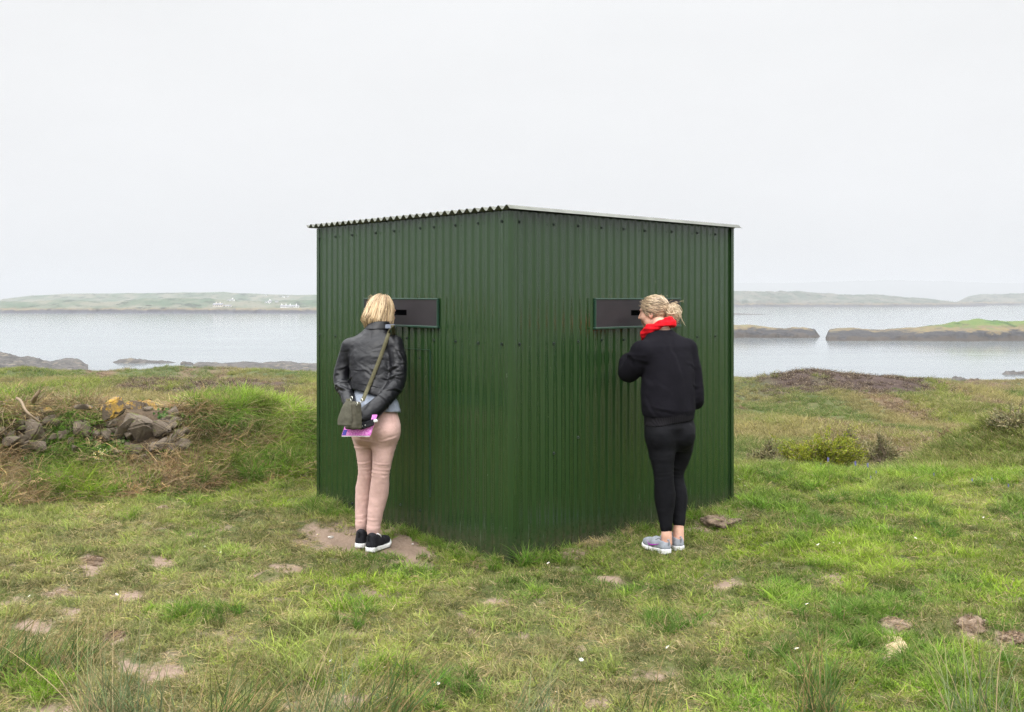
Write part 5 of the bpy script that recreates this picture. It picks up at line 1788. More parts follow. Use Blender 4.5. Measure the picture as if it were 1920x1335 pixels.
# =========================================================== woman in the black sweatshirt
def woman_right():
    org = np.array((A(1252, 1030, 6.36)[0], 6.40, Hs(1.0, 6.40)))
    gz = org[2]
    yaw = R(-24)
    lo = (.60, 6.12, -.03); hi = (1.42, 7.22, 1.68)
    hl = [(A(1236, 806, 6.43), .088), (A(1240, 842, 6.40), .086), (A(1244.5, 893, 6.37), .062), (A(1246.5, 932, 6.37), .067), (A(1248, 968, 6.35), .047), (A(1249.5, 990, 6.335), .038)]
    hr = [(A(1277, 806, 6.52), .086), (A(1275, 842, 6.53), .082), (A(1265, 893, 6.53), .059), (A(1271, 932, 6.50), .063), (A(1272.5, 962, 6.46), .046), (A(1273, 981, 6.43), .038)]
    sL, sR = A(1203, 660, 6.52), A(1288, 655, 6.67)
    eL, eR = A(1179, 699, 6.57), A(1303, 752, 6.60)
    wL, wR = A(1184, 672, 6.80), A(1288, 716, 6.83)
    Hd = Frame(A(1226.5, 586, 6.85), R(-58), R(6), R(3))
    b = Field(lo, hi, .0055)
    b.loft([stz(826, 6.46, 1257, .08, .06, yaw), stz(805, 6.47, 1256, .135, .09, yaw), stz(760, 6.50, 1253, .125, .09, yaw), stz(700, 6.55, 1251, .130, .09, yaw), stz(655, 6.60, 1247, .150, .085, yaw), stz(632, 6.65, 1243, .09, .055, yaw), stz(616, 6.69, 1240, .050, .050, yaw)], .03)
    thin = lambda ch, k: [(p, r - k) for p, r in ch]
    b.chain(thin(hl, .012), .02); b.chain(thin(hr, .012), .02)
    b.chain([(hl[-1][0], .0335), (A(1250, 1005, 6.33), .0325), (A(1250, 1018, 6.33), .036)], .01)
    b.chain([(hr[-1][0], .0345), (A(1272, 996, 6.42), .0335), (A(1272, 1012, 6.41), .037)], .01)
    for s, e, w_ in ((sL, eL, wL), (sR, eR, wR)):
        b.chain([(s, .048), (e, .038), (w_, .027)], .02)
    hand(b, wL, nrm(A(1214, 662, 6.86) - wL), (-.3, .75, .5), (.3, -.2, .9), .92, .25)
    hand(b, wR, nrm(A(1279, 700, 6.92) - wR), (.7, -.5, .2), (-.3, .3, .9), .92, .3)
    b.cone(Hd(.0, -.025, -.055), A(1240, 620, 6.70), .050, .056, .02)
    head(b, Hd)
    person, _, _ = finish('person', b, M_SKIN, None, org)
    person.location = org
    tag(person, 'person with messy blonde bun, red scarf, black sweatshirt and jeans looking in the right slot', 'person', 'people looking through the shed slots')
    # ---- jeans
    t = Field(lo, (hi[0], hi[1], 1.0), .006)
    t.loft([stz(842, 6.47, 1258, .12, .075, yaw), stz(824, 6.465, 1257, .152, .108, yaw), stz(800, 6.465, 1256, .166, .122, yaw), stz(772, 6.49, 1254, .155, .11, yaw)], .02)
    t.ell(A(1237, 818, 6.385), (.088, .088, .088), None, .03); t.ell(A(1280, 818, 6.44), (.080, .080, .086), None, .03)
    two_legs(t, hl, hr, .035)
    # turned hems: straight cut ends
    cutz_l = A(1249, 993, 6.33)[2]
    cr = []
    for py, amp, w_ in ((832, .003, .007), (846, .0028, .006), (862, .0015, .006), (882, .003, .005), (890, .0036, .0045), (898, .0034, .0045), (906, .0024, .005), (978, .002, .004)):
        x = np.interp(py, [838, 893, 990], [1240, 1244.5, 1250])
        cr.append((A(x, py, 6.31), (-.10, -.1, 1), w_, .12, amp))
        if py < 970: cr.append((A(x + 32 - (py - 830) * .12, py - 4, 6.46), (.15, -.1, 1), w_, .10, amp))
    tr, _, _ = finish('jeans', t, M_JEANS, person, org, lambda V, N_: creases(V, N_, cr) + .002 * vn3(V * np.array((24, 24, 36)), 501), 2)
    # ---- sweatshirt
    s = Field((lo[0], lo[1], .70), (hi[0], hi[1], 1.5), .006)
    s.loft([stz(779, 6.485, 1254.5, .178, .128, yaw), stz(768, 6.49, 1254.5, .186, .138, yaw), stz(735, 6.52, 1252, .192, .140, yaw), stz(700, 6.55, 1253, .184, .130, yaw), stz(668, 6.585, 1251, .184, .118, yaw), stz(648, 6.61, 1248, .172, .104, yaw), stz(634, 6.645, 1245, .140, .088, yaw), stz(624, 6.67, 1242, .098, .078, yaw), stz(618, 6.685, 1240, .074, .070, yaw)], .03)
    s.cone(sL, sR, .068, .066, .05)
    s.limb([(sL, .074), (A(1190, 684, 6.53), .072), (eL, .066), (A(1177, 680, 6.70), .056), (wL, .046)], .02)
    s.limb([(sR, .070), (A(1299, 700, 6.63), .062), (eR, .057), (A(1297, 735, 6.72), .052), (wR, .045)], .014)
    rg = np.random.default_rng(17)
    cr = []
    def arm_cr(a, b_, n, amp):
        for i in range(n):
            f_ = rg.random()
            p = a * (1 - f_) + b_ * f_ + np.array((rg.normal(0, .02), -.06, rg.normal(0, .01)))
            cr.append((p, nrm(b_ - a) + rg.normal(0, .35, 3), .010 + .006 * rg.random(), .07 + .03 * rg.random(), amp * (.6 + .7 * rg.random())))
    arm_cr(sL, eL, 7, .008); arm_cr(A(1297, 690, 6.63), eR, 5, .005)
    # long soft drags from the left underarm across the back
    cr += [(A(1222, 695, 6.42), (.55, 0, .8), .016, .15, .010), (A(1228, 720, 6.40), (.62, 0, .75), .018, .16, .009), (A(1240, 745, 6.40), (.7, 0, .7), .018, .14, .007),
           (A(1262, 668, 6.47), (.95, 0, .25), .016, .14, .006), (A(1285, 715, 6.47), (.98, 0, -.2), .014, .16, .007), (A(1296, 745, 6.5), (1, 0, .1), .010, .10, .008), (A(1250, 772, 6.36), (.15, 0, 1), .012, .16, -.006),
           (A(1216, 765, 6.38), (.8, 0, .5), .012, .08, .006)]
    def dsw(V, N_):
        hemf = np.exp(-((V[:, 2] - A(1250, 772, 6.4)[2]) / .03) ** 2)
        return creases(V, N_, cr) + .004 * vn3(V * np.array((11, 11, 9)), 511) + .003 * hemf * vn3(V * np.array((38, 38, 6)), 512)
    finish('sweatshirt', s, M_SWEAT, person, org, dsw, 2)
    hb = Field((lo[0], lo[1], .70), (hi[0], hi[1], 1.0), .0055)
    hb.loft([stz(800, 6.475, 1255, .172, .126, yaw), stz(786, 6.48, 1255, .174, .128, yaw), stz(772, 6.485, 1254.5, .176, .130, yaw)], .005)
    hb.ell(A(1237, 806, 6.395), (.088, .088, .060), None, .03); hb.ell(A(1280, 806, 6.45), (.080, .080, .06), None, .03)
    qa, qb = A(1206, 798, 6.45), A(1305, 787, 6.45)
    hb.cut(qa, nrm(((qb[2] - qa[2]) / (qb[0] - qa[0]), 0, -1)))
    finish('ribbed_hem', hb, M_RIB, person, org, lambda V, N_: .0012 * np.sin((V[:, 0] + V[:, 1] * .6) * 420))
    # ---- scarf: two rolls of cloth round the neck, dropping to the front left
    sc = Field((lo[0], lo[1], 1.28), (hi[0], hi[1], 1.55), .005)
    ring = []
    for k in range(17):
        a = 2 * math.pi * k / 16
        c0 = A(1237, 615, 6.70)
        q = c0 + np.array((.088 * math.cos(a), .078 * math.sin(a), 0))
        lx = (q - c0)
        fdir = np.array((-.85, .53, 0))
        q[2] += -.036 * (lx @ fdir) / .085 + .006 * math.sin(a * 3)
        ring.append((q, .0215 + .004 * math.sin(2 * a + 1)))
    sc.chain(ring, .012)
    ring2 = [(p + np.array((0, 0, .024 - .008 * math.sin(i * .8))) - (p - A(1237, 613, 6.70)) * .10, r - .005) for i, (p, r) in enumerate(ring)]
    sc.chain(ring2, .008)
    sc.chain([(A(1216, 616, 6.66), .030), (A(1209, 628, 6.70), .026), (A(1206, 640, 6.74), .016)], .02)
    def dsc(V, N_):
        c0 = A(1237, 613, 6.70)
        rel = V - c0
        return .0020 * np.sin(rel[:, 2] * 210 + .6 * np.arctan2(rel[:, 1], rel[:, 0]) + 2.4 * vn3(V * 13, 521)) + .004 * vn3(V * 24, 522)
    finish('scarf', sc, M_SCARF, person, org, dsc, 2)
    # ---- shoes
    shoe('shoe', (A(1254, 1034, 6.285)[0], 6.275, gz + .002), (-.135, .235), person, org, M_SHOEG, 4, mark=True, low=True, side=1, L=.255)
    shoe('shoe', (A(1277, 1028, 6.36)[0], 6.355, gz + .002), (-.09, .25), person, org, M_SHOEG, 4, low=True, side=1, L=.255)
    # ---- hair swept back into a loose bun
    rg = np.random.default_rng(23)
    bunc = np.array((.004, -.112, .000))
    n = 950; m_ = 9
    t = np.linspace(0, 1, m_)[None, :, None]
    # hairline points on the skull
    a = rg.random(n) * 2 * np.pi
    st = np.zeros((n, 3))
    side = rg.choice((-1, 1), n)
    kf = rg.random(n)
    # from forehead to nape along each side
    ang = np.interp(kf, [0, .45, .75, 1], [1.18, .55, -.15, -.95])       # elevation of the hairline in the side view
    fy = np.interp(kf, [0, .25, .5, .75, 1], [.062, .058, .018, -.030, -.045])
    fz = np.interp(kf, [0, .25, .5, .75, 1], [.080, .066, .030, -.020, -.062])
    hx = np.interp(kf, [0, .25, .5, .75, 1], [.020, .050, .070, .070, .045]) * rg.random(n) ** .25
    st = np.stack([side * hx, fy + .012 * rg.normal(size=n), fz + .010 * rg.normal(size=n)], -1)
    en = bunc[None] + np.stack([rg.normal(0, .016, n), np.full(n, .022), rg.normal(0, .018, n)], -1)
    mid = (st + en) / 2
    cvl = st[:, None] * (1 - t) + en[:, None] * t
    # push out onto the skull ellipsoid
    ce = np.array((0, -.014, .030)); rad_ = np.array((.0785, .099, .090)) * (1 + .035 * rg.random(n))[:, None, None]
    q = (cvl - ce) / rad_
    ln = np.linalg.norm(q, axis=2, keepdims=True)
    cvl = np.where(ln < 1, ce + (q / ln) * rad_, cvl)
    cvl[:, -1] = en
    cvl += .0026 * np.sin(t * 9 + rg.random((n, 1, 1)) * 6) * rg.normal(size=(n, 1, 3))
    W_ = lambda L: Hd.c + L[..., 0:1] * Hd.r + L[..., 1:2] * Hd.f + L[..., 2:3] * Hd.u
    s1 = tubes(W_(cvl), (.0012 + .0018 * rg.random(n))[:, None] * np.clip(np.sin(np.pi * (.2 + .7 * np.linspace(0, 1, m_)))[None], .2, 1), .05 + .75 * rg.random(n))
    # bun: loops curled round a ball, ends spilling down
    n2 = 560; m2 = 12
    t2 = np.linspace(0, 1, m2)[None, :]
    a0 = rg.random(n2)[:, None] * 6.28; sp = (1.6 + 2.2 * rg.random(n2))[:, None] * rg.choice((-1, 1), n2)[:, None]
    ax_ = rg.normal(size=(n2, 3)); ax_ /= np.linalg.norm(ax_, axis=1, keepdims=True)
    p1 = np.cross(ax_, rg.normal(size=(n2, 3))); p1 /= np.linalg.norm(p1, axis=1, keepdims=True); p2 = np.cross(ax_, p1)
    rb = (.030 + .018 * rg.random(n2))[:, None, None]
    th = (a0 + sp * t2)[..., None]
    loop = rb * (np.cos(th) * p1[:, None] + np.sin(th) * p2[:, None]) + ax_[:, None] * .016 * rg.normal(size=(n2, 1, 1))
    loop = loop * np.array((.95, 1.02, 1.18)) + bunc + np.array((0, -.026, -.010))
    loop[:, :, 2] -= .030 * (t2 ** 2) * rg.random(n2)[:, None]
    s2 = tubes(W_(loop), (.0012 + .0020 * rg.random(n2))[:, None] * np.clip(np.sin(np.pi * (.1 + .85 * t2)), .15, 1), .35 + .65 * rg.random(n2))
    # spilling ends
    n3 = 70
    c0 = bunc + np.stack([rg.normal(0, .026, n3), -.030 + rg.normal(0, .018, n3), -.035 + .012 * rg.normal(size=n3)], -1)
    dv = np.stack([rg.normal(0, .25, n3), rg.normal(-.1, .25, n3), -np.ones(n3)], -1)
    k3 = np.linspace(0, 1, 6)[None, :, None]
    cv3 = c0[:, None] + dv[:, None] * .042 * k3 * (.6 + .7 * rg.random((n3, 1, 1))) + .008 * rg.normal(size=(n3, 1, 3)) * k3 ** 2
    s3 = tubes(W_(cv3), .0024 * np.clip(1 - k3[..., 0] * .8, .2, 1) * np.ones((n3, 1)), .4 + .6 * rg.random(n3))
    # fly-aways above the crown and bun
    n4 = 24
    c0 = np.stack([rg.normal(0, .03, n4), -.06 + rg.normal(0, .05, n4), .095 + .018 * rg.random(n4)], -1)
    c0[n4 // 2:] = bunc + np.stack([rg.normal(0, .02, n4 - n4 // 2), -.03 + rg.normal(0, .02, n4 - n4 // 2), .05 + .01 * rg.random(n4 - n4 // 2)], -1)
    cv4 = c0[:, None] + np.array((0, -.016, .010)) * k3 * (1 + rg.normal(0, .8, (n4, 1, 3))) + np.array((0, -.012, -.03)) * k3 ** 3 * rg.random((n4, 1, 1))
    s4 = tubes(W_(cv4), np.full((n4, 6), .0011), .5 + .5 * rg.random(n4), 3)
    hbk = Field(Hd.c - .22, Hd.c + .22, .005)
    hbk.ell(Hd(0, -.016, .032), (.0755, .095, .087), Hd.M, .01)
    hbk.ell(Hd(0, .085, -.010), (.10, .075, .075), Hd.M, .012, True)
    hbk.ell(Hd(0, .02, -.075), (.12, .075, .075), Hd.M, .012, True)
    hbk.ell(Hd(*(bunc + np.array((0, -.022, -.012)))), (.042, .044, .055), Hd.M, .012)
    V, Q = hbk.mesh(); V = relax(V, Q, 2)
    s5 = (V, Q, np.full(len(V), .2), .22 + .12 * vn3(V * 70, 4))
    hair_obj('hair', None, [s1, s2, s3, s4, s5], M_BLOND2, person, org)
    return person
woman_left()
woman_right()
# ------------------------------------------------------------------ dry stone wall showing through the bank
def stone_mat(name, lichen):
    m = NM(name)
    o = m.pos()
    n = m.noise(o, 14, 6, .7); n2 = m.noise(o, 60, 5, .7)
    c = m.mix(m.mr(n, .3, .7), (.060, .046, .034), (.155, .125, .095))
    c = m.mix(m.mr(n2, .4, .65), c, (.105, .082, .060))
    c = m.mix(m.mr(m.noise(o, 30, 4, .7), .64, .72), c, (.25, .24, .21))
    up = m.n('ShaderNodeNewGeometry').outputs['Normal']
    su = m.n('ShaderNodeSeparateXYZ'); m.l(up, su.inputs[0])
    if lichen:
        f = m.n('ShaderNodeMath'); f.operation = 'MULTIPLY_ADD'
        m.l(su.outputs['Z'], f.inputs[0]); f.inputs[1].default_value = .35; m.l(m.mr(m.noise(o, 19, 6, .72), .35, .65), f.inputs[2])
        c = m.mix(m.mr(f.outputs[0], .58, .72), c, m.mix(m.mr(n2, .35, .65), (.34, .20, .025), (.15, .11, .06)))
    else:
        f = m.n('ShaderNodeMath'); f.operation = 'MULTIPLY_ADD'
        m.l(su.outputs['Z'], f.inputs[0]); f.inputs[1].default_value = .25; m.l(m.mr(m.noise(o, 9, 5, .65), .35, .65), f.inputs[2])
        c = m.mix(m.mr(f.outputs[0], .82, .95), c, (.075, .085, .02))
    m.set(color=c, rough=.92, spec=.2)
    m.bump(n2, .8, .008)
    return m.m
M_STONE = stone_mat('wall_stone', False); M_STONEL = stone_mat('lichen_stone', True)

def stone_mesh(seed, hx, hy, hz, jag=.35):
    rg = np.random.default_rng(seed)
    bm = bmesh.new()
    for i in range(15):
        v = rg.normal(size=3); v /= np.abs(v).max() ** .75 * np.linalg.norm(v) ** .25
        v *= 1 - jag * rg.random()
        bm.verts.new((v[0] * hx, v[1] * hy, v[2] * hz))
    bmesh.ops.convex_hull(bm, input=bm.verts)
    for v in [v for v in bm.verts if not v.link_faces]: bm.verts.remove(v)
    bmesh.ops.bevel(bm, geom=list(bm.edges), offset=min(hx, hz) * .10, segments=2, affect='EDGES')
    bmesh.ops.triangulate(bm, faces=bm.faces)
    bmesh.ops.subdivide_edges(bm, edges=bm.edges, cuts=1, use_grid_fill=True)
    for v in bm.verts:
        p = np.array(v.co)
        v.co += v.normal * float(.035 * min(hx, hz) * vn3(p[None] * 38, seed)[0] + .05 * min(hx, hz) * vn3(p[None] * 14, seed + 1)[0])
    me = bpy.data.meshes.new('stone'); bm.to_mesh(me); bm.free()
    return me
wall_o = ray_hit(262, 850)
dsw = empty('dry_stone_wall', wall_o)
tag(dsw, 'tumbled field stones of an old wall showing through the overgrown bank, topmost ones orange with lichen', 'wall')
dsw['label'] = 'old dry stone wall half buried in the grassy bank, orange lichen on its top stones'
yw = math.atan2(RT[1], RT[0])
STONES = [  # px, py, half width px, half height px, tilt deg, depth factor, lichen, push
    (212, 764, 18, 19, 8, 1.0, 1, .03), (245, 766, 18, 17, -6, 1.0, 1, .02), (274, 765, 17, 15, 12, 1.0, 1, .02),
    (258, 806, 29, 22, -22, .8, 0, .05), (230, 805, 9, 24, -28, 1.2, 0, .03), (301, 800, 17, 13, 14, 1.0, 0, .03),
    (300, 830, 13, 11, 0, 1.0, 0, .0), (322, 836, 9, 11, 20, 1.0, 0, .01), (286, 836, 7, 9, -30, 1.2, 0, .03), (250, 838, 16, 11, 5, 1.0, 0, -.02), (266, 856, 10, 8, -8, 1.0, 0, .0),
    (324, 772, 8, 9, 30, 1.1, 0, .02), (206, 792, 10, 10, 10, 1.0, 0, .01),
    (67, 808, 18, 21, 4, .9, 0, .07), (64, 834, 18, 9, -6, 1.0, 0, .04), (22, 821, 13, 10, 8, 1.0, 0, .05), (38, 800, 9, 5, 0, 1.0, 0, .03), (152, 803, 12, 15, 6, 1.0, 0, .03),
    (106, 791, 6, 7, 10, 1.0, 0, .02), (117, 812, 6, 9, -10, 1.0, 0, .02), (130, 826, 5, 8, 0, 1.0, 0, .02), (4, 806, 8, 7, 0, 1, 0, .02), (178, 812, 7, 8, 0, 1, 0, .0), (345, 806, 8, 7, -14, 1, 0, .0), (560, 838, 9, 7, 10, 1, 0, -.01)]
_rs = random.Random(8)
for _k in range(26):
    STONES.append((_rs.choice((_rs.uniform(-6, 200), _rs.uniform(190, 350))), _rs.uniform(778, 846), _rs.uniform(6, 13), _rs.uniform(5, 11), _rs.uniform(-25, 25), 1.0, 0, _rs.uniform(.0, .03)))
for _k in range(7):
    STONES.append((_rs.uniform(10, 345), _rs.uniform(760, 770), _rs.uniform(8, 14), _rs.uniform(6, 9), _rs.uniform(-12, 12), 1.0, 1 if _k % 2 else 0, .02))
for i, (px, py, w_, h_, tl, dp, li, push) in enumerate(STONES):
    q = ray_hit(px, py)
    k = q.y / F_PX
    hx, hz = w_ * k * 1.42, h_ * k * 1.40
    o = link('stone', stone_mesh(900 + i, hx, max(hx, hz) * .8 * dp, hz, .28), M_STONEL if li else M_STONE, dsw)
    q = q + Vector((-RN[0], -RN[1], 0)) * (push + .085) + Vector((RN[0], RN[1], 0)) * max(hx, hz) * .35
    o.location = q - wall_o
    o.rotation_euler = (R(-8), R(-tl), yw * .5)

# ------------------------------------------------------------------ ivy and primrose on the wall
M_IVY = veg_mat('ivy_leaf', inst=False, col=(.050, .105, .026), tip_amt=.0, trans=.2, var=.5, dead=(.13, .17, .06), dead_share=.25)
def leaf_plant(name, label, cat, px, py, rx, rz, n, size, mat, group=None, seed=0, push=.05):
    q = ray_hit(px, py)
    rg = np.random.default_rng(seed)
    k = q.y / F_PX
    Vs, Fs, Ts, Bs = [], [], [], []
    for i in range(n):
        a, b_ = rg.normal(0, .5, 2)
        h = ray_hit(px + a * rx, py + b_ * rz)
        if abs(h.y - q.y) > .5: h = q + Vector((a * rx * k, 0, -abs(b_) * rz * k * .3))
        c0 = np.array(h) + np.array((-RN[0], -RN[1], .3)) * push * rg.random() - np.array(q)
        nn = nrm(np.array((-RN[0], -RN[1], .7)) + rg.normal(0, .45, 3))
        d = nrm(np.cross(nn, rg.normal(size=3))); s = np.cross(nn, d)
        L = size * (.6 + .8 * rg.random())
        pts = [c0, c0 + s * L * .55 + d * L * .25, c0 + s * L * .35 + d * L * .75, c0 + d * L * 1.1, c0 - s * L * .35 + d * L * .75, c0 - s * L * .55 + d * L * .25]
        o_ = len(Vs); Vs += pts; bl = rg.random()
        Ts += [0, .5, .7, 1, .7, .5]; Bs += [bl] * 6
        Fs += [[o_, o_ + 1, o_ + 2, o_ + 3], [o_, o_ + 3, o_ + 4, o_ + 5]]
    me = mesh_np(name, np.array(Vs), np.array(Fs)); fattr(me, 't', np.array(Ts)); fattr(me, 'b', np.array(Bs))
    o = link(name, me, mat); o.location = q
    tag(o, label, cat, group)
    return o
IV = 'ivy and leafy weeds on the old wall'
leaf_plant('ivy', 'ivy spray trailing just right of the orange lichen stones', 'ivy', 314, 776, 22, 18, 80, .026, M_IVY, IV, 1)
leaf_plant('ivy', 'small patch of pale ivy on the bank right of the lower stones', 'ivy', 341, 806, 20, 26, 60, .026, M_IVY, IV, 2)
leaf_plant('ivy', 'dark leafy weeds in the hollow left of the leaning slab stone', 'weed', 216, 826, 20, 18, 110, .026, M_IVY, IV, 3)
leaf_plant('ivy', 'broad patch of green leaves between the two groups of wall stones', 'weed', 158, 838, 46, 24, 190, .026, M_IVY, IV, 4)
leaf_plant('ivy', 'few round leaves above the gap beside the big grey stone', 'weed', 100, 784, 16, 9, 40, .025, M_IVY, IV, 5)
leaf_plant('ivy', 'leaves under the bottom of the tumbled stones', 'weed', 282, 862, 22, 12, 50, .022, M_IVY, IV, 6)
leaf_plant('ivy', 'scattered leaves low on the bank below the left stones', 'weed', 60, 872, 60, 26, 130, .024, M_IVY, IV, 7)
M_PETAL = plain('primrose_petal', (.72, .68, .34), .7, .05); M_WHITE = plain('daisy_petal', (.80, .80, .78), .7, .04); M_YEL = plain('daisy_heart', (.65, .42, .03), .8, .1); M_BELL = plain('bluebell_petal', (.10, .09, .30), .6, .2); M_STEM = plain('flower_stem', (.07, .12, .03), .7, .2)
def flower_mesh(name, petals, r, mat, heart, up=.35):
    bm = bmesh.new()
    c = bm.verts.new((0, 0, 0))
    for i in range(petals):
        a = i / petals * 6.283; w_ = 3.0 / petals
        v = [bm.verts.new((r * .55 * math.cos(a - w_ * .5), r * .55 * math.sin(a - w_ * .5), up * r * .4)), bm.verts.new((r * math.cos(a - w_ * .28), r * math.sin(a - w_ * .28), up * r * .55)),
             bm.verts.new((r * math.cos(a + w_ * .28), r * math.sin(a + w_ * .28), up * r * .55)), bm.verts.new((r * .55 * math.cos(a + w_ * .5), r * .55 * math.sin(a + w_ * .5), up * r * .4))]
        bm.faces.new([c] + v)
    s = bmesh.ops.create_icosphere(bm, subdivisions=1, radius=r * .3)
    hv = set(s['verts'])
    for f in bm.faces:
        f.material_index = 1 if all(v in hv for v in f.verts) else 0
    me = bpy.data.meshes.new(name); bm.to_mesh(me); bm.free()
    me.materials.append(mat); me.materials.append(heart)
    return me
prm = flower_mesh('flower', 5, .017, M_PETAL, M_YEL)
q = ray_hit(183, 851)
pr = empty('primrose', q)
tag(pr, 'pale yellow primrose blooms in green leaves below the wall stones', 'flower')
for (px, py) in ((177, 851), (183.5, 847), (190, 851), (184, 842), (178.5, 860), (195, 846)):
    h = ray_hit(px, py)
    o = bpy.data.objects.new('bloom', prm); COL.objects.link(o); o.parent = pr
    o.location = h + Vector((-RN[0], -RN[1], .2)) * .07 - q
    o.rotation_euler = (R(62), R(10), yw)
me = bpy.data.meshes.new('foliage')
V_, F_, T_, B_2 = leafball(RG, 60, .09, .06, .04, 1.6)
lm = blade_mesh('foliage', [(V_, F_, T_, B_2)], M_IVY)
link('foliage', lm, None, pr)

# daisies in the turf: head on a short stem, far too small to show more
dz = flower_mesh('daisy', 9, .0125, M_WHITE, M_YEL)
DAISY = [(1553, 1028, 'by the cluster beside the right lawn'), (1562, 1026, ''), (1574, 1026, ''), (1568, 1032, ''), (1607, 1033, ''), (1534, 1034, ''), (1698, 1028, ''), (1672, 1035, ''), (1767, 1037, ''), (1717, 1017, ''), (1836, 975, ''), (1844, 976, ''),
         (1443, 1114, ''), (1513, 1143, ''), (1494, 1228, ''), (727, 1180, ''), (815, 1292, ''), (822, 1294, ''), (1042, 1310, ''), (1069, 1309, ''), (1252, 1225, ''), (721, 1263, ''), (728, 1312, ''), (55, 1127, ''), (219, 1129, ''), (413, 1044, ''), (422, 1035, ''), (384, 1033, ''), (632, 956, ''), (632, 964, ''), (1386, 905, ''), (1400, 912, ''), (1397, 917, ''), (620, 1251, ''), (1028, 1064, ''), (595, 1010, ''), (1090, 1249, '')]
for i, (px, py, _) in enumerate(DAISY):
    g = G(px, py)
    o = bpy.data.objects.new('daisy', dz); COL.objects.link(o)
    o.location = g + Vector((0, 0, .028))
    rg = random.Random(i)
    o.rotation_euler = (rg.uniform(.2, .7), rg.uniform(-.3, .3), rg.uniform(0, 6))
    s = rg.uniform(.5, .85); o.scale = (s, s, s)
    tag(o, 'tiny white daisy open in the short turf', 'daisy', 'daisies in the turf')

# bluebells along the turf edge on the right
def bell_mesh():
    bm = bmesh.new()
    rg = random.Random(4)
    for k in range(7):
        z = .15 + .012 * k
        a = k * 2.2
        r = bmesh.ops.create_cone(bm, cap_ends=False, segments=6, radius1=.012, radius2=.004, depth=.022)
        bmesh.ops.translate(bm, verts=r['verts'], vec=(.013 * math.cos(a), .013 * math.sin(a), z))
    me = bpy.data.meshes.new('bell'); bm.to_mesh(me); bm.free(); me.materials.append(M_BELL)
    return me
bmh = bell_mesh()
sv, sq, _, _ = tubes(np.array([[(0, 0, -.05), (.004, 0, .06), (.002, 0, .15), (.01, 0, .24)]], dtype=float), np.full((1, 4), .0032), np.zeros(1))
stm = mesh_np('stem', sv, sq); stm.materials.append(M_STEM)
for i, (px, py) in enumerate(((1539, 866), (1553, 864), (1633, 892), (1643, 882), (1751, 886), (1823, 897), (1860, 896), (1891, 908), (1604, 871), (1627, 874))):
    h = ray_hit(px, py + 15, 6, 10.2)
    e = empty('bluebell', h); e.rotation_euler = (0, 0, i * 1.3); e.scale = (.25, .25, .30)
    tag(e, 'blue violet bluebell in flower at the long grass edge of the turf', 'bluebell', 'bluebells along the turf edge')
    for nm, me_ in (('bloom', bmh), ('stem', stm)):
        o = bpy.data.objects.new(nm, me_); COL.objects.link(o); o.parent = e

# ------------------------------------------------------------------ rush tussocks in the foreground
M_RUSH = veg_mat('rush_stems', inst=False, col=(.115, .155, .075), tipc=(.34, .23, .12), tip_amt=.75, trans=.1, var=.4, dead=(.30, .235, .13), dead_share=.22)
M_RUSHD = veg_mat('dark_rush_stems', inst=False, col=(.065, .115, .034), tipc=(.25, .16, .07), tip_amt=.6, trans=.1, var=.4, dead=(.24, .17, .08), dead_share=.25)
def rush(label, px, py, n, h, spread, bias, mat, seed, wid=.0036):
    g = G(px, py)
    rg = np.random.default_rng(seed)
    parts_ = [blades(rg, n, h, spread, wid, .42, .22, 5, .45, bias=bias, tip=.05), blades(rg, n, h * .35, spread * 1.1, wid * 1.1, .8, .5, 4, .5, bias=(bias[0] * .5, 0))]
    o = link('rush_tussock', blade_mesh('rush_tussock', parts_, mat), None)
    o.location = g
    tag(o, label, 'rush', 'rush tussocks along the near edge')
rush('dark green rush tussock leaning over at the left edge', 10, 1262, 120, .30, .13, (.45, 0), M_RUSHD, 1)
rush('rush tussock with brown dead tips, second in from the left edge', 120, 1248, 110, .24, .12, (.38, .1), M_RUSHD, 2)
rush('grey green rushes standing tall below the bare earth scrape', 200, 1352, 120, .36, .12, (-.12, 0), M_RUSH, 3)
rush('thin grey green rushes right of the bare earth scrape', 300, 1362, 60, .30, .12, (.1, 0), M_RUSH, 13)
rush('broad dark rush tussock fanning right at the bottom edge', 430, 1376, 120, .33, .14, (.30, 0), M_RUSHD, 4)
rush('pale wispy rushes at the bottom beside the broad dark tussock', 610, 1362, 90, .36, .14, (.12, 0), M_RUSH, 5)
rush('leaning brown tipped rushes below the left visitor', 720, 1340, 100, .28, .12, (.35, 0), M_RUSHD, 6)
rush('low sparse rushes at the bottom centre', 990, 1356, 60, .26, .12, (.25, 0), M_RUSH, 7)
rush('dark slender rush tussock near the pale bare rock', 1535, 1345, 110, .32, .09, (.14, 0), M_RUSHD, 8)
rush('fine grey green rushes in the bottom right corner', 1850, 1368, 90, .36, .15, (-.05, 0), M_RUSH, 9)
rush('small clump of rushes on the right part of the worn turf', 1440, 1172, 40, .12, .08, (-.2, 0), M_RUSH, 10, .003)
rush('few upright rush stems at the bottom between two larger tussocks', 1210, 1352, 34, .24, .12, (.1, 0), M_RUSHD, 11)

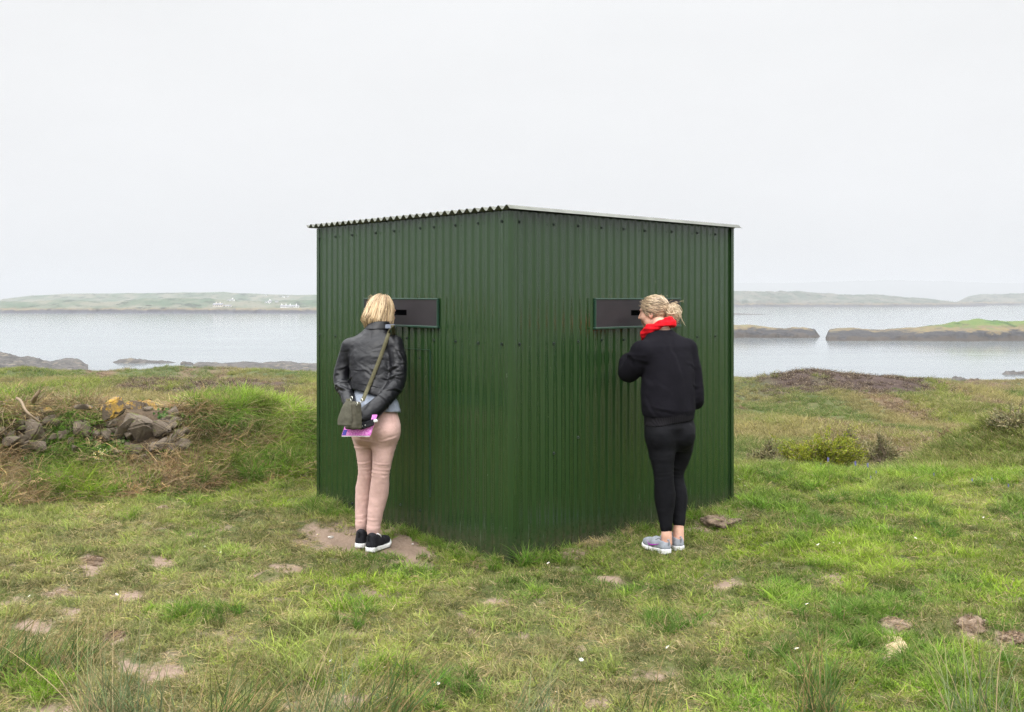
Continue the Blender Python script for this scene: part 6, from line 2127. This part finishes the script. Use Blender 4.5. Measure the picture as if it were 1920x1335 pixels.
# ------------------------------------------------------------------ clods, bare rock and straw heaps
M_THATCH = veg_mat('dead_thatch', inst=False, col=(.20, .145, .10), tip_amt=.1, trans=.05, var=.5, dead=(.33, .26, .19), dead_share=.3)
M_THATCHD = veg_mat('dark_thatch', inst=False, col=(.105, .070, .046), tip_amt=.1, trans=.05, var=.5, dead=(.22, .15, .10), dead_share=.3)
def clod(label, px, py, rpx, hpx, mat, seed, dense=150, name='turf_clod', cat='clod', group='dead turf clods'):
    g = G(px, py)
    k = g.y / F_PX
    rx = rpx * k; hz = hpx * k
    rg = np.random.default_rng(seed)
    bm = bmesh.new()
    bmesh.ops.create_icosphere(bm, subdivisions=4, radius=1.0)
    for v in bm.verts:
        p = np.array(v.co)[None]
        f = 1 + .3 * float(vn3(p * 2.2, seed)[0]) + .16 * float(vn3(p * 6, seed + 1)[0])
        v.co = Vector((v.co.x * rx * f, v.co.y * rx * .8 * f, max(v.co.z, -.3) * hz * f))
    me = bpy.data.meshes.new(name); bm.to_mesh(me); bm.free()
    root = empty(name, g)
    link('earth', me, plain('clod_earth', (.165, .122, .088), .95, .5, 40, 0, .1, .8, 60, .01), root, smooth=True)
    V, Q, T, B = twigs(rg, int(dense * 1.6), .05, rx * .45, .0032, .25, 1)
    rr_ = np.linalg.norm(V[:, :2], axis=1, keepdims=True); V[:, :2] *= np.minimum(1, 1.05 * rx / (rr_ + 1e-6))
    V[:, 2] = np.abs(V[:, 2]) * .6 + hz * .85 * np.exp(-((V[:, 0] / rx) ** 2 + (V[:, 1] / rx) ** 2) * 1.4)
    link('dead_grass', blade_mesh('dead_grass', [(V, Q, T, B)], mat), None, root)
    tag(root, label, cat, group)
clod('matted pale brown clod of dead turf above the bare rock', 1675, 1176, 30, 15, M_THATCH, 1)
clod('dark torn clod of turf right of the pale one', 1818, 1178, 32, 20, M_THATCHD, 2)
clod('dark clod of turf at the right edge of the lawn', 1902, 1196, 26, 14, M_THATCHD, 3)
clod('straw heap against the right corner of the shed', 1350, 982, 34, 12, M_THATCH, 4)
clod('dry straw heap left of the corner heap, behind grey trainers', 1312, 998, 26, 9, M_THATCH, 5)
clod('flat brown clod on the left side of the lawn', 118, 1106, 28, 8, M_THATCH, 6)
clod('brown clod with a dark tuft left of the trodden earth', 175, 1056, 22, 10, M_THATCHD, 7)
clod('reddish dead tuft beside the rushes on the left', 216, 1198, 22, 10, M_THATCHD, 8)
clod('small straw heap on the grass below the stone wall', 306, 956, 14, 7, M_THATCH, 9)
clod('thatch of dead grass at the foot of the shed corner', 1072, 1046, 30, 9, M_THATCH, 10)
def bare_rock():
    g = G(1682, 1226)
    k = g.y / F_PX
    me = stone_mesh(77, 46 * k, 15 * k * 4, .045, .3)
    m = NM('pale_sandstone'); o = m.pos()
    m.set(color=m.mix(m.mr(m.noise(o, 30, 6, .7), .35, .65), (.27, .19, .105), (.44, .35, .22)), rough=.9, spec=.2); m.bump(m.noise(o, 60, 5, .7), .8, .008)
    ob = link('flat_rock', me, m.m); ob.location = g + Vector((0, .02, -.008)); ob.rotation_euler = (R(6), 0, R(-32))
    tag(ob, 'pale yellowish flat rock breaking through the lawn, ringed by grass', 'rock')
bare_rock()
def pebble(label, px, py, r_, col, seed):
    g = G(px, py)
    me = stone_mesh(seed, r_, r_ * .8, r_ * .6, .2)
    ob = link('pebble', me, plain('pebble', col, .85, .2, 60)); ob.location = g + Vector((0, 0, r_ * .3))
    tag(ob, label, 'pebble', 'pebbles on bare earth')
pebble('white pebble pressed into the bare earth left of the black trainers', 620, 1009, .022, (.55, .52, .48), 301)
pebble('small pebble beside the shed foot right of the black trainers', 774, 1021, .010, (.45, .40, .36), 302)
pebble('grey stone poking up at the right foot of the shed', 1366, 962, .040, (.20, .15, .13), 303)

# dead stalks and stump on the wall top at the left
M_BONE = plain('bleached_stalk', (.15, .105, .06), .8, .2, 20)
M_STUMP = plain('rotten_wood', (.24, .135, .06), .9, .35, 30, 0, .2, .6, 80, .01)
def stalk(name, label, cat, pts, rad, mat, group=None):
    q0 = ray_hit(pts[0][0], pts[0][1])
    c = np.array([np.array(P(px, py, q0.y - d)) for px, py, d in pts])
    s_ = np.linspace(0, len(c) - 1, 14)
    cc = np.stack([np.interp(s_, np.arange(len(c)), c[:, a]) for a in range(3)], -1)
    cc += .006 * vn3(cc * 14, 5)[:, None]
    V2, Q2, _, _ = tubes(cc[None], (np.array(rad[0]) + (rad[1] - rad[0]) * np.linspace(0, 1, 14))[None], np.zeros(1), 7)
    o = link(name, mesh_np(name, V2 - np.array(q0), Q2), mat, smooth=True); o.location = q0
    tag(o, label, cat, group)
DS = 'dead sticks on the old wall'
stalk('dead_stick', 'pale thick dead stick hanging over the bank at the left edge', 'stick', [(-4, 762, .05), (3, 772, .14), (6, 784, .2), (9, 790, .2)], (.009, .005), M_BONE, DS)
stalk('dead_stick', 'curved bleached stick rising from the left edge below the thick one', 'stick', [(-6, 818, .1), (10, 806, .18), (22, 796, .2), (30, 783, .16)], (.006, .003), M_BONE, DS)
stalk('dead_stick', 'long thin straw coloured stalk crossing the bank above the big grey stone', 'stick', [(30, 748, .04), (46, 762, .12), (60, 776, .16), (77, 788, .14)], (.006, .004), M_BONE, DS)
stalk('dead_stick', 'broad split wooden splinter standing on the wall top', 'stick', [(62, 752, .0), (68, 742, .03), (75, 732, .03)], (.011, .006), M_BONE, DS)
stalk('dead_stick', 'short upright stalk beside the rotten stump', 'stick', [(45, 762, .05), (49, 752, .09), (52, 744, .08)], (.008, .005), M_BONE, DS)
q = ray_hit(54, 762)
sm_ = stone_mesh(411, .055, .05, .075, .3)
so_ = link('rotten_stump', sm_, M_STUMP); so_.location = q + Vector((0, -.02, .03)); so_.rotation_euler = (0, R(15), 0)
tag(so_, 'orange brown rotten stump on the wall top at the left', 'stump')

# ------------------------------------------------------------------ bushes on the heath
def bush(name, label, px_base, depth, w_px, h_px, kind, seed, group=None, lean=0.0, cat='bush'):
    k = depth / F_PX
    x0 = (px_base - CX) * k
    z0 = Hs(x0, depth)
    rx = w_px * k * .5
    rz = max(.12, P(px_base, h_px, depth).z - z0)          # h_px: photo row of the top
    rg = np.random.default_rng(seed)
    root = empty(name, (x0, depth, z0 - .02))
    tag(root, label, cat, group)
    if kind == 'gorse':
        leafm, n, sz, stemc = M_GORSE, 8000, .020, M_TWIG
    elif kind == 'brown':
        leafm, n, sz, stemc = M_BRUSH, 1900, .022, M_TWIG
    else:
        leafm, n, sz, stemc = M_HEATHER, 1900, .024, M_TWIG
    # branching stems
    ns = 34 if kind == 'gorse' else 20
    cv = []
    tips = []
    for i in range(ns):
        a = rg.random() * 6.28; e = rg.random() ** .7
        tip = np.array((rx * e * math.cos(a) + lean * rx * rg.random(), rx * .75 * e * math.sin(a), rz * (.55 + .5 * rg.random()) * (1 - .35 * e)))
        p0 = np.array((rg.normal(0, rx * .12), rg.normal(0, rx * .1), 0))
        mid = p0 * .5 + tip * .5 + rg.normal(0, rx * .08, 3) + np.array((0, 0, rz * .12))
        cv.append([p0, mid, tip]); tips.append((p0, mid, tip))
        for _ in range(3):
            q_ = mid * (1 - .6) + tip * .6 * rg.random() + mid * .6 * (1 - rg.random()) * .5
            t2_ = tip + rg.normal(0, rx * .22, 3); cv.append([mid, (mid + t2_) / 2 + rg.normal(0, rx * .05, 3), t2_]); tips.append((mid, mid, t2_))
    cv = np.array(cv)
    V2, Q2, _, _ = tubes(cv, np.tile(np.array((.006, .004, .0018)), (len(cv), 1)), np.zeros(len(cv)), 4)
    link('stems', mesh_np('stems', V2, Q2), stemc, root)
    root.children[-1].name = 'stem'
    # leaves clustered along the outer ends
    j = rg.integers(0, len(tips), n); f = .45 + .6 * rg.random(n)
    P1 = np.array([t_[1] for t_ in tips])[j]; P2 = np.array([t_[2] for t_ in tips])[j]
    c = P1 * (1 - f[:, None]) + P2 * f[:, None] + rg.normal(0, rx * .055, (n, 3))
    out_ = (P2 - P1); out_ /= np.linalg.norm(out_, axis=1, keepdims=True) + 1e-9
    out_ = out_ + rg.normal(0, .8, (n, 3)); out_[:, 2] += .3; out_ /= np.linalg.norm(out_, axis=1, keepdims=True)
    s = np.cross(out_, rg.normal(size=(n, 3))); s /= np.linalg.norm(s, axis=1, keepdims=True)
    L = sz * 1.7 * (.6 + .8 * rg.random(n))[:, None]; W = sz * .5
    Vv = np.stack([c - s * W * .3, c + s * W * .3, c + out_ * L + s * W * .5, c + out_ * L - s * W * .5], 1).reshape(-1, 3)
    b = np.repeat(rg.random(n), 4); t_ = np.tile([0, 0, 1, 1], n)
    link('foliage', blade_mesh('foliage', [(Vv, np.arange(4 * n).reshape(-1, 4), t_, b)], leafm), None, root)
M_GORSE = veg_mat('gorse_spines', inst=False, col=(.13, .17, .020), tipc=(.40, .36, .03), tip_amt=.55, trans=.2, var=.45, dead=(.12, .10, .04), dead_share=.15)
M_BRUSH = veg_mat('brown_brush', inst=False, col=(.170, .150, .080), tipc=(.27, .24, .14), tip_amt=.4, trans=.1, var=.45, dead=(.10, .11, .04), dead_share=.25)
M_HEATHER = veg_mat('heather', inst=False, col=(.115, .058, .040), tipc=(.22, .12, .085), tip_amt=.4, trans=.1, var=.45, dead=(.08, .05, .03), dead_share=.25)
M_TWIG = plain('bush_twig', (.15, .11, .075), .9, .3, 40)
bush('gorse_bush', 'yellow green gorse bush at the turf edge right of the shed', 1530, 11.3, 135, 812, 'gorse', 1, None, .55)
bush('gorse_bush', 'sparse half dead gorse with bare twigs beside the yellow green one', 1440, 11.3, 90, 828, 'brown', 2)
bush('brown_bush', 'grey brown twiggy bush right of the yellow green gorse', 1660, 13.0, 86, 818, 'brown', 3)
HB_ = 'heather bushes on the right heath'
bush('heather_bush', 'dark reddish brown heather bush largest on the right heath', 1850, 14.5, 62, 806, 'heather', 4, HB_)
bush('heather_bush', 'small reddish heather bush left of the largest one', 1785, 16.5, 44, 800, 'heather', 5, HB_)
bush('brown_bush', 'low straw coloured bush beside the back of the shed', 1590, 15.5, 60, 805, 'brown', 6)
bush('brown_bush', 'tangled straw bush on the hummock at the right edge', 1905, 10.6, 100, 852, 'brown', 7)

# ------------------------------------------------------------------ houses on the far coast
M_WASH = plain('whitewash', (.80, .79, .77), .8, .05); M_SLATE = plain('slate_roof', (.20, .20, .22), .7, .2); M_BRICKP = plain('pale_render', (.62, .55, .47), .8, .08); M_GLASS = plain('window_dark', (.05, .055, .06), .2, .1)
from mathutils.bvhtree import BVHTree
_lv, _lf = [], []
for V_, F__ in ISL:
    o__ = len(_lv); _lv += [tuple(v) for v in V_]; _lf += [tuple(int(k) + o__ for k in f) for f in F__]
LAND = BVHTree.FromPolygons(_lv, _lf)
def on_land(px, py):
    h = LAND.ray_cast(Vector((0, 0, HC)), (P(px, py, 1.0) - Vector((0, 0, HC))).normalized())
    return h[0]
def house(label, px, py, w_px, h_px, Y, chim, mat, yawd=0, wins=4, group='white houses across the bay'):
    q_ = on_land(px, py)
    if q_ is not None: Y = q_.y
    k = Y / F_PX
    x0 = (px - CX) * k; zb = HC - (py - HOR) * k
    w_, h_ = w_px * k, h_px * k
    root = empty('house', (x0, Y, zb - 1.5), R(yawd))
    tag(root, label, 'house', group)
    d = max(5.0, h_ * 1.1)
    wh = h_ * .55 + 1.5
    bm = bmesh.new()
    X0, X1 = -w_ / 2, w_ / 2
    vs = [bm.verts.new(v) for v in ((X0, 0, 0), (X1, 0, 0), (X1, d, 0), (X0, d, 0), (X0, 0, wh), (X1, 0, wh), (X1, d, wh), (X0, d, wh), (X0, d / 2, h_ + 1.4), (X1, d / 2, h_ + 1.4))]
    for f in ((0, 1, 5, 4), (1, 2, 6, 9, 5), (2, 3, 7, 6), (3, 0, 4, 8, 7)): bm.faces.new([vs[i] for i in f])
    me = bpy.data.meshes.new('wall'); bm.to_mesh(me); bm.free()
    link('wall', me, mat, root)
    o_ = .25
    V = [(X0 - o_, -o_, wh - .1), (X1 + o_, -o_, wh - .1), (X1 + o_, d / 2, h_ + 1.5), (X0 - o_, d / 2, h_ + 1.5), (X0 - o_, d + o_, wh - .1), (X1 + o_, d + o_, wh - .1)]
    rf = link('roof', mesh_np('roof', V, np.array([[0, 1, 2, 3], [3, 2, 5, 4]])), M_SLATE, root)
    sm = rf.modifiers.new('t', 'SOLIDIFY'); sm.thickness = .2
    for c in chim:
        xx = X0 + w_ * c
        box_obj('chimney', mat, rf, [((xx, d / 2, h_ + 2.0), (1, 0, 0), (0, 1, 0), (0, 0, 1), max(.5, k * .45), .5, 1.1)], 0)
    for i in range(wins):
        xx = X0 + w_ * (i + .5) / wins
        box_obj('window', M_GLASS, root, [((xx, -.02, 1.5 + (wh - 1.5) * .5), (1, 0, 0), (0, 1, 0), (0, 0, 1), .5, .08, .6)], 0)
house('long pale terrace with two chimneys near the shore, leftmost of the houses', 408, 575, 18, 6.5, 1330, (.3, .7), M_BRICKP, 0, 5)
house('low pale annexe joined to the right of the leftmost terrace', 426, 575, 15, 3.4, 1330, (), M_BRICKP, 0, 3)
house('long white row of cottages nearest the shed', 538, 577, 26, 5.0, 1330, (.1, .4, .7), M_WASH, 0, 7)
house('white cottage joined at the right end of the long row', 555, 576.5, 9, 4.6, 1335, (.5,), M_WASH, 0, 2)
house('white gabled house above the long row of cottages', 507, 568, 6, 5.0, 1440, (.5,), M_WASH, 30, 2)
house('low white shed left of the gabled house', 500, 568, 7, 2.5, 1440, (), M_WASH, 0, 2)
house('small white cottage between gabled house and the long row', 518, 567, 5, 2.5, 1450, (), M_WASH, 0, 2)
house('white farmhouse on the green slope above the leftmost terrace', 435, 564, 6, 3.4, 1470, (.5,), M_WASH, 0, 2)
house('small pale barn left of the white farmhouse', 428, 564, 5, 2.2, 1470, (), M_WASH, 0, 1)
house('white house high on the hill behind the long row', 531, 558, 5, 2.4, 2020, (), M_WASH, 0, 2)
house('white house high on the hill beside its neighbour towards the shed', 539, 557, 4, 2.2, 2030, (), M_WASH, 0, 2)
house('tiny white house on the far hill crest', 498, 555, 3, 2.2, 2050, (), M_WASH, 0, 1)
